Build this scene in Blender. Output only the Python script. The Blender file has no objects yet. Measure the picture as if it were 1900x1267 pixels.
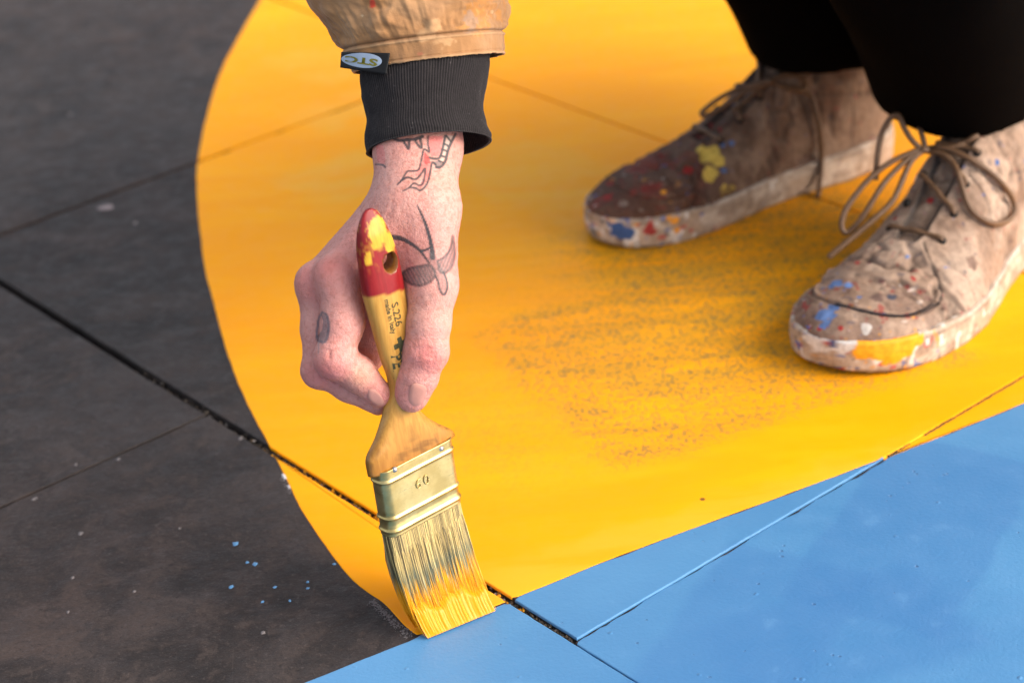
import bpy, bmesh, math, random
import numpy as np
from math import radians, sin, cos, pi, sqrt, atan2, tan
from mathutils import Matrix, Vector

random.seed(7)
rng = np.random.default_rng(11)
S = bpy.context.scene
COL = S.collection

# ------------------------------------------------------------------ camera
FPX, CX, CY = 3886.0, 950.0, 633.5           # focal length in photo pixels (1900 wide), image centre
PITCH, ROLL, CAM_H = radians(28.4), radians(4.5), 0.80
Fv = np.array([0, cos(PITCH), -sin(PITCH)])
R0 = np.array([1.0, 0, 0]); U0 = np.array([0, sin(PITCH), cos(PITCH)])
Rv = R0*cos(ROLL) - U0*sin(ROLL)
Uv = U0*cos(ROLL) + R0*sin(ROLL)
C0 = np.array([0, 0, CAM_H])
cam = bpy.data.cameras.new('camera'); camo = bpy.data.objects.new('camera', cam); COL.objects.link(camo)
cam.sensor_width = 36.0; cam.sensor_fit = 'HORIZONTAL'; cam.lens = FPX/1900*36
cam.clip_start = 0.05; cam.clip_end = 500
camo.matrix_world = Matrix(((Rv[0], Uv[0], -Fv[0], C0[0]), (Rv[1], Uv[1], -Fv[1], C0[1]), (Rv[2], Uv[2], -Fv[2], C0[2]), (0, 0, 0, 1)))
cam.dof.use_dof = True; cam.dof.focus_distance = 1.335; cam.dof.aperture_fstop = 5.6
S.camera = camo

# ------------------------------------------------------------------ light
SUN_DIR = np.array([0.85, -0.28, 0.56]); SUN_DIR /= np.linalg.norm(SUN_DIR)     # towards the sun
w = bpy.data.worlds.new('World'); S.world = w; w.use_nodes = True
wt = w.node_tree; bg = wt.nodes['Background']
sky = wt.nodes.new('ShaderNodeTexSky'); sky.sky_type = 'NISHITA'; sky.sun_disc = False
sky.sun_elevation = math.asin(SUN_DIR[2]); sky.sun_rotation = atan2(SUN_DIR[0], SUN_DIR[1])
sky.dust_density = 4.0; sky.ozone_density = 1.0; sky.air_density = 1.0
hs = wt.nodes.new('ShaderNodeHueSaturation'); hs.inputs['Saturation'].default_value = 0.45
wt.links.new(sky.outputs[0], hs.inputs['Color']); wt.links.new(hs.outputs[0], bg.inputs['Color'])
bg.inputs['Strength'].default_value = 0.15
sun = bpy.data.lights.new('sun', 'SUN'); sun.energy = 1.0; sun.angle = radians(58); sun.color = (1.0, 0.84, 0.66)
suno = bpy.data.objects.new('sun', sun); COL.objects.link(suno)
suno.rotation_euler = Vector(SUN_DIR).to_track_quat('Z', 'Y').to_euler(); suno.location = (3, -1, 4)
S.view_settings.view_transform = 'Standard'; S.view_settings.look = 'None'
S.view_settings.exposure = 1.20; S.view_settings.gamma = 1.0; S.view_settings.use_curve_mapping = False
S.render.engine = 'CYCLES'

# ------------------------------------------------------------------ geometry helpers
def ray(x, y): return Fv + ((x-CX)*Rv - (y-CY)*Uv)/FPX
def G(x, y, z=0.0):                                   # measured picture point -> place at height z
    v = ray(x, y); return C0 + v*((z-CAM_H)/v[2])
def D(x, y, dep): return C0 + ray(x, y)*dep            # measured picture point -> place at a distance
def project(P):
    v = np.asarray(P)-C0; z = v@Fv
    return CX+FPX*(v@Rv)/z, CY-FPX*(v@Uv)/z, z

_perm = np.random.default_rng(3).permutation(256).astype(np.int64)
_val = np.random.default_rng(4).random(256)
def vnoise(P, freq, seed=0):
    Q = np.asarray(P, float)*freq + seed*17.31
    i = np.floor(Q).astype(np.int64); f = Q-i; f = f*f*(3-2*f)
    def h(dx, dy, dz):
        return _val[_perm[(_perm[(_perm[(i[..., 0]+dx) & 255]+i[..., 1]+dy) & 255]+i[..., 2]+dz) & 255]]
    fx, fy, fz = f[..., 0], f[..., 1], f[..., 2]
    a = h(0,0,0)*(1-fx)+h(1,0,0)*fx; b = h(0,1,0)*(1-fx)+h(1,1,0)*fx
    c = h(0,0,1)*(1-fx)+h(1,0,1)*fx; d = h(0,1,1)*(1-fx)+h(1,1,1)*fx
    return (a*(1-fy)+b*fy)*(1-fz)+(c*(1-fy)+d*fy)*fz
def fbm(P, freq, seed=0, n=4):
    s = 0; a = 1; t = 0
    for k in range(n):
        s = s+a*vnoise(P, freq*2**k, seed+k*5); t += a; a *= .5
    return s/t
def sstep(a, b, x):
    t = np.clip((x-a)/(b-a), 0, 1); return t*t*(3-2*t)

def catmull(pts, n=8, closed=False):
    P = np.array(pts, float); out = []
    m = len(P)
    for i in range(m if closed else m-1):
        if closed: p0, p1, p2, p3 = P[(i-1) % m], P[i], P[(i+1) % m], P[(i+2) % m]
        else: p0, p1, p2, p3 = P[max(i-1, 0)], P[i], P[i+1], P[min(i+2, m-1)]
        for k in range(n):
            t = k/n
            out.append(.5*((2*p1)+(-p0+p2)*t+(2*p0-5*p1+4*p2-p3)*t*t+(-p0+3*p1-3*p2+p3)*t**3))
    if not closed: out.append(P[-1])
    return np.array(out)

def resample(P, step, closed=False):
    P = np.array(P, float)
    if closed: P = np.vstack([P, P[:1]])
    L = np.r_[0, np.cumsum(np.linalg.norm(np.diff(P, axis=0), axis=1))]
    n = max(2, int(round(L[-1]/step)))
    t = np.linspace(0, L[-1], n+1)
    if closed: t = t[:-1]
    return np.stack([np.interp(t, L, P[:, k]) for k in range(P.shape[1])], 1)

def link(name, me, mat, parent=None, smooth=True):
    o = bpy.data.objects.new(name, me); COL.objects.link(o)
    if mat is not None:
        for m_ in (mat if isinstance(mat, (list, tuple)) else [mat]): me.materials.append(m_)
    if parent is not None: o.parent = parent
    if smooth and len(me.polygons): me.polygons.foreach_set('use_smooth', [True]*len(me.polygons))
    return o
def mesh(verts, faces, col=None, recalc=False):
    me = bpy.data.meshes.new('m')
    me.from_pydata([tuple(map(float, v)) for v in verts], [], [tuple(map(int, f)) for f in faces])
    if recalc:
        bm = bmesh.new(); bm.from_mesh(me); bmesh.ops.recalc_face_normals(bm, faces=bm.faces); bm.to_mesh(me); bm.free()
    if col is not None: paint_attr(me, col)
    me.update(); return me
def quadmesh(V, Q, col=None):                          # fast path for big numpy quad meshes
    me = bpy.data.meshes.new('m'); V = np.asarray(V, np.float32); Q = np.asarray(Q, np.int32)
    me.vertices.add(len(V)); me.vertices.foreach_set('co', V.ravel())
    me.loops.add(Q.size); me.loops.foreach_set('vertex_index', Q.ravel())
    me.polygons.add(len(Q)); me.polygons.foreach_set('loop_start', np.arange(len(Q), dtype=np.int32)*4)
    try: me.polygons.foreach_set('loop_total', np.full(len(Q), 4, np.int32))
    except Exception: pass
    me.update(calc_edges=True); me.validate()
    if col is not None: paint_attr(me, col)
    return me
def paint_attr(me, col):
    a = me.color_attributes.new('col', 'FLOAT_COLOR', 'POINT')
    c = np.ones((len(me.vertices), 4), np.float32); c[:, :3] = np.clip(col, 0, 1); a.data.foreach_set('color', c.ravel())
def gridfaces(nu, nv, wrap_v=False, off=0):
    i = np.arange(nu-1)[:, None]; j = np.arange(nv if wrap_v else nv-1)[None, :]; j2 = (j+1) % nv
    return np.stack([i*nv+j, i*nv+j2, (i+1)*nv+j2, (i+1)*nv+j], -1).reshape(-1, 4)+off
def tube(path, rad, n=8, cap=True):
    P = np.array(path, float); m = len(P); r = np.broadcast_to(np.asarray(rad, float), (m,))
    T = np.gradient(P, axis=0); T /= np.linalg.norm(T, axis=1)[:, None]+1e-12
    ref = np.array([0, 0, 1.0]) if abs(T[0][2]) < .9 else np.array([1.0, 0, 0])
    V = []; N = np.cross(T[0], ref); N /= np.linalg.norm(N)
    for k in range(m):
        N = N-T[k]*(N@T[k]); N /= np.linalg.norm(N)+1e-12
        B = np.cross(T[k], N)
        for a in np.arange(n)*2*pi/n: V.append(P[k]+r[k]*(cos(a)*N+sin(a)*B))
    F = [tuple(q) for q in gridfaces(m, n, True)]
    if cap: F += [tuple(range(n))[::-1], tuple((m-1)*n+i for i in range(n))]
    return V, F
class MB:
    def __init__(s): s.v = []; s.f = []; s.c = []
    def add(s, VF, col=None):
        V, F = VF; o = len(s.v); s.v += list(V); s.f += [tuple(i+o for i in f) for f in F]
        if col is not None: s.c += [col]*len(V) if np.ndim(col) == 1 else list(col)
    def mesh(s, recalc=False): return mesh(s.v, s.f, np.array(s.c) if s.c else None, recalc)
def empty(name, loc=(0, 0, 0)):
    o = bpy.data.objects.new(name, None); COL.objects.link(o); o.location = tuple(map(float, loc)); o.empty_display_size = .05; return o
def tag(o, label=None, cat=None, group=None, kind=None):
    if label: o['label'] = label
    if cat: o['category'] = cat
    if group: o['group'] = group
    if kind: o['kind'] = kind
    return o
def text_mesh(txt, size=1.0, bold=0.0, res=3):
    cu = bpy.data.curves.new('t', 'FONT'); cu.body = txt; cu.size = size; cu.resolution_u = res; cu.offset = bold
    cu.align_x = 'CENTER'; cu.align_y = 'CENTER'
    ob = bpy.data.objects.new('t', cu); COL.objects.link(ob)
    dg = bpy.context.evaluated_depsgraph_get()
    me = bpy.data.meshes.new_from_object(ob.evaluated_get(dg), depsgraph=dg)
    bpy.data.objects.remove(ob); bpy.data.curves.remove(cu)
    bm = bmesh.new(); bm.from_mesh(me); bmesh.ops.remove_doubles(bm, verts=bm.verts, dist=1e-6)
    bmesh.ops.triangulate(bm, faces=bm.faces); bm.to_mesh(me); bm.free()
    return me

# ------------------------------------------------------------------ signed distance helpers (millimetres)
class SDF:
    def __init__(s, lo, hi, step):
        s.lo = np.array(lo, float); s.step = step
        s.n = np.ceil((np.array(hi)-s.lo)/step).astype(int)+1
        s.ax = [(s.lo[k]+np.arange(s.n[k])*step).astype(np.float32) for k in range(3)]
    def new(s): return np.full(s.n, 40.0*max(1, s.step), np.float32)
    def box(s, lo, hi):
        a = np.clip(np.floor((np.array(lo)-s.lo)/s.step).astype(int), 0, s.n); b = np.clip(np.ceil((np.array(hi)-s.lo)/s.step).astype(int)+1, 0, s.n)
        return tuple(slice(int(x), int(y)) for x, y in zip(a, b))
    def cone(s, F, a, b, ra, rb, k=3.0, flat=None):
        a = np.array(a, float); b = np.array(b, float); r = max(ra, rb)+k*1.5+3*s.step
        sl = s.box(np.minimum(a, b)-r, np.maximum(a, b)+r)
        X = s.ax[0][sl[0]][:, None, None]-a[0]; Y = s.ax[1][sl[1]][None, :, None]-a[1]; Z = s.ax[2][sl[2]][None, None, :]-a[2]
        d = b-a; L = d@d+1e-9
        t = np.clip((X*d[0]+Y*d[1]+Z*d[2])/L, 0, 1)
        q = np.sqrt((X-t*d[0])**2+(Y-t*d[1])**2+(Z-t*d[2])**2)-(ra+(rb-ra)*t)
        smin_into(F, sl, q.astype(np.float32), k)
    def ell(s, F, c, r, k=3.0):
        c = np.array(c, float); r = np.array(r, float); e = r+k*1.5+3*s.step
        sl = s.box(c-e, c+e)
        X = (s.ax[0][sl[0]][:, None, None]-c[0]); Y = (s.ax[1][sl[1]][None, :, None]-c[1]); Z = (s.ax[2][sl[2]][None, None, :]-c[2])
        k0 = np.sqrt((X/r[0])**2+(Y/r[1])**2+(Z/r[2])**2); k1 = np.sqrt((X/r[0]**2)**2+(Y/r[1]**2)**2+(Z/r[2]**2)**2)+1e-6
        smin_into(F, sl, (k0*(k0-1)/k1).astype(np.float32), k)
    def bump(s, F, pts, width, depth):                 # groove (depth > 0) or ridge along a polyline
        P = np.array(pts, float)
        for a, b in zip(P[:-1], P[1:]):
            e = width*2.5; sl = s.box(np.minimum(a, b)-e, np.maximum(a, b)+e)
            X = s.ax[0][sl[0]][:, None, None]-a[0]; Y = s.ax[1][sl[1]][None, :, None]-a[1]; Z = s.ax[2][sl[2]][None, None, :]-a[2]
            d = b-a; t = np.clip((X*d[0]+Y*d[1]+Z*d[2])/(d@d), 0, 1)
            q = (X-t*d[0])**2+(Y-t*d[1])**2+(Z-t*d[2])**2
            F[sl] += (depth*np.exp(-q/width**2)).astype(np.float32)
    def surface(s, F):
        ins = F < 0
        n0, n1, n2 = F.shape
        cs = [(i, j, k) for i in (0, 1) for j in (0, 1) for k in (0, 1)]
        cnt = np.zeros((n0-1, n1-1, n2-1), np.int8)
        for i, j, k in cs: cnt += ins[i:n0-1+i, j:n1-1+j, k:n2-1+k]
        I = np.argwhere((cnt > 0) & (cnt < 8))
        val = {c: F[I[:, 0]+c[0], I[:, 1]+c[1], I[:, 2]+c[2]] for c in cs}
        pos = np.zeros((len(I), 3)); num = np.zeros(len(I))
        for a in cs:
            for ax in range(3):
                if a[ax] == 0:
                    b = tuple(1 if q == ax else a[q] for q in range(3))
                    fa, fb = val[a], val[b]; m = (fa < 0) != (fb < 0)
                    t = fa[m]/(fa[m]-fb[m]); p = np.zeros((m.sum(), 3)); p += a; p[:, ax] += t
                    pos[m] += p; num[m] += 1
        V = s.lo+(I+pos/num[:, None])*s.step
        idx = np.full(cnt.shape, -1, np.int64); idx[I[:, 0], I[:, 1], I[:, 2]] = np.arange(len(I))
        Q = []
        for ax in range(3):
            o1, o2 = [(1, 2), (2, 0), (0, 1)][ax]
            sa = [slice(None)]*3; sb = [slice(None)]*3; sa[ax] = slice(0, -1); sb[ax] = slice(1, None)
            A = ins[tuple(sa)]; B = ins[tuple(sb)]
            for sign in (0, 1):
                m = np.argwhere((A & ~B) if sign == 0 else (~A & B))
                ok = np.ones(len(m), bool)
                for o in (o1, o2): ok &= (m[:, o] > 0) & (m[:, o] < F.shape[o]-1)
                m = m[ok]
                def at(d1, d2):
                    q = m.copy(); q[:, o1] += d1; q[:, o2] += d2; return idx[q[:, 0], q[:, 1], q[:, 2]]
                f = np.stack([at(-1, -1), at(0, -1), at(0, 0), at(-1, 0)], 1)
                Q.append(f if sign == 0 else f[:, ::-1])
        Q = np.vstack(Q); Q = Q[(Q >= 0).all(1)]
        return V, Q
def smin_into(F, sl, q, k):
    f = F[sl]
    if k <= 0: F[sl] = np.minimum(f, q); return
    h = np.maximum(k-np.abs(f-q), 0)/k
    F[sl] = np.minimum(f, q)-h*h*k*.25
def smin(a, b, k):
    h = np.maximum(k-np.abs(a-b), 0)/k; return np.minimum(a, b)-h*h*k*.25
def vnormals(V, Q):
    n = np.cross(V[Q[:, 2]]-V[Q[:, 0]], V[Q[:, 3]]-V[Q[:, 1]]); N = np.zeros_like(V)
    for k in range(4): np.add.at(N, Q[:, k], n)
    return N/(np.linalg.norm(N, axis=1)[:, None]+1e-12)
def front_depth(V, tol=7.0):                            # nearest surface distance seen at a picture point
    x, y, z = project(V)
    def f(px, py):
        m = (np.abs(x-px) < tol) & (np.abs(y-py) < tol)
        return z[m].min() if m.any() else None
    f.near = lambda px, py: z[np.hypot(x-px, y-py) < np.hypot(x-px, y-py).min()+6].min()
    return f
def near_depth(V, px, py):
    x, y, z = project(V); d = np.hypot(x-px, y-py); m = d < d.min()+6; return z[m].min()
def drape(pts, fd, lift):
    dep = [fd(px, py) for px, py in pts]; k = [i for i, d in enumerate(dep) if d is not None]
    if not k: dep = [fd.near(px, py) for px, py in pts]; k = list(range(len(pts)))
    d = np.interp(range(len(pts)), k, [dep[i] for i in k])
    return np.array([D(px, py, dd-(l if np.ndim(lift) == 0 else l)) for (px, py), dd, l in zip(pts, d, np.broadcast_to(lift, (len(pts),)))])

# ------------------------------------------------------------------ material helpers
class Mat:
    def __init__(s, name, rough=.5, spec=.5, metal=0.0):
        s.m = bpy.data.materials.new(name); s.m.use_nodes = True; s.t = s.m.node_tree
        s.b = s.t.nodes['Principled BSDF']; s.set(rough=rough, spec=spec, metal=metal)
        s.tc = s.t.nodes.new('ShaderNodeTexCoord').outputs['Object']
    def set(s, **k):
        names = dict(col='Base Color', rough='Roughness', spec='Specular IOR Level', metal='Metallic', normal='Normal', sss='Subsurface Weight', coat='Coat Weight', coatr='Coat Roughness', sheen='Sheen Weight')
        for a, v in k.items():
            i = s.b.inputs[names[a]]
            if isinstance(v, bpy.types.NodeSocket): s.t.links.new(v, i)
            elif a == 'col': i.default_value = (*v, 1)
            else: i.default_value = v
        return s
    def node(s, typ, ins=None, **props):
        n = s.t.nodes.new(typ)
        for k, v in props.items(): setattr(n, k, v)
        for k, v in (ins or {}).items():
            i = n.inputs[k]
            if isinstance(v, bpy.types.NodeSocket): s.t.links.new(v, i)
            else:
                try: i.default_value = v
                except Exception: i.default_value = (*v, 1)
        return n
    def map(s, rot=0.0, scale=(1, 1, 1), loc=(0, 0, 0), src=None):
        return s.node('ShaderNodeMapping', {'Vector': src or s.tc, 'Rotation': (0, 0, rot), 'Scale': scale, 'Location': loc}).outputs[0]
    def noise(s, scale, detail=4, rough=.55, vec=None, dist=0.0):
        return s.node('ShaderNodeTexNoise', {'Vector': vec or s.tc, 'Scale': scale, 'Detail': detail, 'Roughness': rough, 'Distortion': dist}).outputs['Fac']
    def voro(s, scale, vec=None, feature='F1', out='Distance'):
        return s.node('ShaderNodeTexVoronoi', {'Vector': vec or s.tc, 'Scale': scale}, feature=feature).outputs[out]
    def rng(s, v, a, b, c=0.0, d=1.0, smooth=True):
        return s.node('ShaderNodeMapRange', {'Value': v, 'From Min': a, 'From Max': b, 'To Min': c, 'To Max': d}, interpolation_type='SMOOTHSTEP' if smooth else 'LINEAR').outputs[0]
    def mix(s, f, a, b, mode='MIX'):
        n = s.node('ShaderNodeMix', data_type='RGBA', blend_type=mode)
        for key, v in ((0, f), (6, a), (7, b)):
            if isinstance(v, bpy.types.NodeSocket): s.t.links.new(v, n.inputs[key])
            else: n.inputs[key].default_value = v if key == 0 else (*v, 1)
        return n.outputs[2]
    def math(s, op, a, b=0.0):
        n = s.node('ShaderNodeMath', operation=op)
        for k, v in ((0, a), (1, b)):
            if isinstance(v, bpy.types.NodeSocket): s.t.links.new(v, n.inputs[k])
            else: n.inputs[k].default_value = v
        return n.outputs[0]
    def bump(s, h, strength=.3, dist=.001, normal=None):
        i = {'Height': h, 'Strength': strength, 'Distance': dist}
        if normal is not None: i['Normal'] = normal
        return s.node('ShaderNodeBump', i).outputs[0]
    def attr(s): return s.node('ShaderNodeAttribute', attribute_name='col').outputs['Color']
    def boxmask(s, centre, ang, hx, hy, soft, wob=0.0, wscale=30):
        """soft-edged rectangle on the ground (a patch of brushwork), edges made uneven by noise"""
        v = s.map(-ang, (1, 1, 1), src=s.node('ShaderNodeVectorMath', {0: s.tc, 1: (centre[0], centre[1], 0)}, operation='SUBTRACT').outputs[0])
        sp = s.node('ShaderNodeSeparateXYZ', {0: v})
        nz = s.math('MULTIPLY', s.math('SUBTRACT', s.noise(wscale, 3), .5), wob)
        fx = s.rng(s.math('ADD', s.math('ABSOLUTE', sp.outputs[0]), nz), hx+soft, hx-soft)
        fy = s.rng(s.math('ADD', s.math('ABSOLUTE', sp.outputs[1]), nz), hy+soft, hy-soft)
        return s.math('MULTIPLY', fx, fy)

E2 = 38.6                                              # direction of the cross joints, degrees
# ------------------------------------------------------------------ materials
def mat_slate():
    m = Mat('slate', .62, .24)
    info = m.node('ShaderNodeObjectInfo').outputs['Random']
    v = m.map(-radians(E2+14), (.85, 1.1, 1))
    a = m.noise(14, 6, .62, v, .4); b = m.noise(4.0, 3, .6); f = m.noise(260, 3, .7); g = m.noise(60, 5, .65)
    c = m.mix(m.rng(a, .3, .72), (.017, .0135, .0125), (.050, .0435, .042))
    bl = m.noise(21, 6, .7, m.map(-radians(E2-20), (.9, 1.1, 1)), .9); bw = m.noise(2.2, 2, .5)
    c = m.mix(m.rng(bl, .48, .64, 0, .75), c, (.058, .047, .042)); c = m.mix(m.rng(bl, .47, .33, 0, .7), c, (.0135, .0115, .0115))
    c = m.mix(m.rng(bw, .40, .60, 0, .45), c, m.mix(1.0, c, (1.05, .82, .74), 'MULTIPLY'))
    c = m.mix(m.rng(b, .42, .68, 0, .6), c, (.040, .034, .033))
    c = m.mix(m.rng(g, .52, .70, 0, .65), c, (.066, .054, .049))
    c = m.mix(m.rng(f, .56, .74, 0, .6), c, (.095, .082, .078))
    c = m.mix(m.rng(f, .46, .28, 0, .7), c, (.012, .010, .0095))
    c = m.mix(1.0, c, m.mix(info, (.78, .76, .76), (1.22, 1.2, 1.2)), 'MULTIPLY'); c = m.mix(1.0, c, (.86, .79, .765), 'MULTIPLY')
    ff = m.noise(700, 3, .75); c = m.mix(m.rng(ff, .55, .75, 0, .5), c, (.10, .085, .08)); c = m.mix(m.rng(ff, .45, .28, 0, .6), c, (.010, .008, .0075))
    rv = m.map(radians(25), (1, .12, 1)); sc = m.voro(26, rv, 'DISTANCE_TO_EDGE')
    c = m.mix(m.math('MULTIPLY', m.rng(sc, .010, .0, 0, .10), m.rng(m.noise(9, 2), .55, .7)), c, (.16, .13, .12))
    dots = m.voro(42); c = m.mix(m.math('MULTIPLY', m.rng(dots, .075, .045), m.rng(m.noise(11, 2), .60, .66)), c, (.42, .36, .34))
    m.set(col=c, rough=m.rng(g, .3, .7, .48, .72))
    h = m.math('ADD', m.math('MULTIPLY', a, 1.6), m.math('ADD', m.math('MULTIPLY', g, .5), m.math('ADD', m.math('MULTIPLY', f, .25), m.math('MULTIPLY', ff, .12))))
    m.set(normal=m.bump(h, .75, .0022)); return m.m
SLATE = mat_slate()
def mat_yellow():
    m = Mat('yellow_paint', .5, .10)
    ang = radians(22)
    vs = m.map(-ang, (.55, 2.4, 1)); st = m.noise(11, 5, .6, vs, .5); big = m.noise(3.2, 3, .5)
    c = m.mix(m.rng(st, .35, .7), (.90, .345, .0012), (.92, .385, .0025))
    c = m.mix(m.rng(big, .40, .66, 0, .7), c, (.90, .318, .001))
    # pale thin second-coat patches near the sleeve
    for (px, py, hx, hy, an, k) in ((640, 330, .05, .045, 35, .5), (650, 200, .055, .035, 38, .45), (1000, 330, .10, .06, -50, .35), (1560, 900, .3, .025, 22, .30), (600, 120, .04, .06, 38, .3)):
        p = G(px, py); q = m.boxmask(p, radians(an), hx, hy, .014, .05, 26)
        c = m.mix(m.math('MULTIPLY', m.math('MULTIPLY', q, m.rng(st, .38, .56, .35, 1)), k*1.1), c, (.80, .41, .05))
    # thinly covered stone: the dark grain of the slate shows through the worn coat; olive also paints in shade by the shoes
    sp = m.noise(300, 2, .5, m.map(-radians(60), (1, .78, 1))); sp2 = m.noise(480, 2, .5)
    spk = m.rng(m.math('ADD', sp, m.math('MULTIPLY', m.math('SUBTRACT', sp2, .5), .35)), .50, .62)
    def thin(px, py, hx, hy, an, soft, wob=.06): return m.boxmask(G(px, py), radians(an), hx, hy, soft, wob, 18)
    m1 = thin(1330, 640, .155, .125, 24, .014, .035); m2 = thin(1010, 770, .10, .075, 24, .06); m3 = thin(1130, 580, .09, .09, 24, .06); m4 = thin(1440, 470, .15, .13, 24, .05)
    tot = m.math('MINIMUM', m.math('ADD', m.math('ADD', m.math('MULTIPLY', m1, .80), m.math('MULTIPLY', m4, .85)), m.math('ADD', m.math('MULTIPLY', m2, .22), m.math('MULTIPLY', m3, .16))), .92)
    edge = m.rng(m.noise(16, 4, .6, vs, .8), .36, .60)
    c = m.mix(m.math('MULTIPLY', m.math('MULTIPLY', tot, .52), edge), c, (.38, .225, .022))
    c = m.mix(m.math('MULTIPLY', m.math('MULTIPLY', spk, m.math('MULTIPLY', tot, .66)), m.rng(edge, 0, 1, .7, 1)), c, (.15, .125, .055))
    strk = m.rng(m.noise(9, 2, .5, m.map(-radians(24), (.22, 5.0, 1)), .2), .60, .68)
    c = m.mix(m.math('MULTIPLY', m.math('MULTIPLY', strk, tot), .45), c, (.80, .31, .004))
    dots = m.voro(9); c = m.mix(m.rng(dots, .022, .014), c, (.16, .08, .02))
    f = m.noise(300, 3, .6); g = m.noise(80, 3)
    m.set(col=c, rough=m.rng(g, .3, .7, .42, .6))
    br = m.noise(60, 3, .6, m.map(-ang, (.10, 3.2, 1)))
    h = m.math('ADD', m.math('MULTIPLY', f, .35), m.math('ADD', m.math('MULTIPLY', br, .7), m.math('MULTIPLY', sp, m.math('MULTIPLY', tot, -1.0))))
    m.set(normal=m.bump(h, .30, .0008)); return m.m
YELLOW = mat_yellow()
def mat_blue():
    m = Mat('blue_paint', .36, .45)
    a = m.noise(5, 4, .55, m.map(-radians(30), (.8, 1.6, 1)), .4); f = m.noise(320, 3, .6); g = m.noise(45, 3)
    c = m.mix(m.rng(a, .36, .66), (.064, .198, .392), (.078, .228, .428))
    for (px, py, hx, hy, an, soft) in ((1700, 980, .055, .11, -31, .004), (1380, 1190, .05, .10, -31, .006), (1560, 1180, .08, .05, 20, .012)):
        c = m.mix(m.math('MULTIPLY', m.boxmask(G(px, py), radians(an), hx, hy, soft, .016, 22), .55), c, (.052, .166, .365))
    v = m.voro(120); pit = m.math('MULTIPLY', m.rng(v, .16, .10), m.rng(m.noise(35, 2), .58, .66))
    c = m.mix(m.math('MULTIPLY', pit, .55), c, (.05, .12, .26))
    v2 = m.voro(75, m.map(.3, (1, 1, 1), (3, 1, 0))); bl = m.math('MULTIPLY', m.rng(v2, .17, .03), m.rng(m.noise(20, 2), .56, .64))
    c = m.mix(m.rng(g, .6, .75, 0, .25), c, (.11, .27, .48))
    m.set(col=c, rough=m.rng(g, .3, .7, .33, .5))
    h = m.math('ADD', m.math('MULTIPLY', f, .4), m.math('ADD', m.math('MULTIPLY', bl, 1.2), m.math('MULTIPLY', pit, -.8)))
    m.set(normal=m.bump(h, .6, .0011)); return m.m
BLUE = mat_blue()
def simple(name, col, rough=.6, spec=.4, metal=0, nscale=0, namp=.3, bscale=0, bdist=.0004, bstr=.3):
    m = Mat(name, rough, spec, metal)
    if nscale:
        c2 = tuple(x*(1-namp) for x in col); m.set(col=m.mix(m.noise(nscale, 4), c2, col))
    else: m.set(col=col)
    if bscale: m.set(normal=m.bump(m.noise(bscale, 4), bstr, bdist))
    return m.m
BED = simple('joint_mortar', (.020, .016, .014), .95, .2, 0, 150, .6, 220, .003, .8)
GRIT = None
def vcol(name, rough=.7, spec=.3, bump=None, sss=0, coat=0, fine=None):
    m = Mat(name, rough, spec); c = m.attr()
    if fine:
        sc, amp = fine; n = m.noise(sc, 4, .65); c = m.mix(m.rng(n, .3, .7, 0, amp), c, m.mix(1.0, c, (.45, .42, .40), 'MULTIPLY'))
    m.set(col=c, coat=coat)
    if sss:
        m.set(sss=sss); m.b.inputs['Subsurface Radius'].default_value = (1, .35, .18); m.b.inputs['Subsurface Scale'].default_value = .004
    return m, c
m, c = vcol('painted_grit', .85, .3, fine=(400, .5)); m.set(normal=m.bump(m.noise(700, 3), .5, .0005)); GRIT = m.m
m, c = vcol('skin', .46, .4, sss=.16)
n1 = m.noise(330, 3, .6); v1 = m.voro(520, None, 'DISTANCE_TO_EDGE'); fr = m.noise(190, 2, .5); mot = m.noise(60, 3, .6)
c = m.mix(m.rng(mot, .35, .7, 0, .55), c, m.mix(1.0, c, (1.0, .80, .78), 'MULTIPLY'))
c = m.mix(m.rng(fr, .62, .74, 0, .28), c, m.mix(1.0, c, (.80, .55, .50), 'MULTIPLY'))
m.set(col=c, rough=m.rng(n1, .3, .7, .40, .58))
wr = m.noise(420, 2, .5, m.map(0, (1, 1, .35)))
m.set(normal=m.bump(m.math('ADD', m.math('MULTIPLY', m.rng(v1, 0, .12), .5), m.math('ADD', n1, m.math('MULTIPLY', wr, .8))), .55, .0008)); SKIN = m.m
m, c = vcol('worn_suede', .82, .25, fine=(170, .5))
m.set(normal=m.bump(m.math('ADD', m.noise(90, 5, .7), m.math('MULTIPLY', m.noise(600, 3), .4)), .5, .0011)); SUEDE = m.m
m, c = vcol('dirty_rubber', .62, .35, fine=(260, .45)); m.set(normal=m.bump(m.noise(240, 4, .7), .4, .0008)); RUBBER = m.m
m, c = vcol('canvas', .88, .2, fine=(120, .22))
m.set(normal=m.bump(m.math('ADD', m.noise(900, 2, .6), m.math('MULTIPLY', m.noise(150, 4), 2.0)), .30, .0006), sheen=.15); CANVAS = m.m
m, c = vcol('rib_knit', .92, .2, fine=(900, .55)); m.set(normal=m.bump(m.noise(1100, 3, .7), .5, .0005), sheen=.08); KNIT = m.m
TROUSER = simple('black_cloth', (.0022, .0019, .0019), .95, .02, 0, 30, .3, 500, .0004, .3)
LACE = simple('leather_lace', (.155, .080, .038), .55, .4, 0, 220, .55, 500, .0004, .4)
DARK = simple('dark_eyelet', (.012, .010, .009), .7, .2)
STITCH = simple('dark_thread', (.028, .026, .03), .85, .2)
NAIL = simple('nail', (.54, .245, .19), .36, .4, 0, 300, .2)
CAVITY = simple('sock', (.02, .018, .018), .9, .1)
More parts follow.
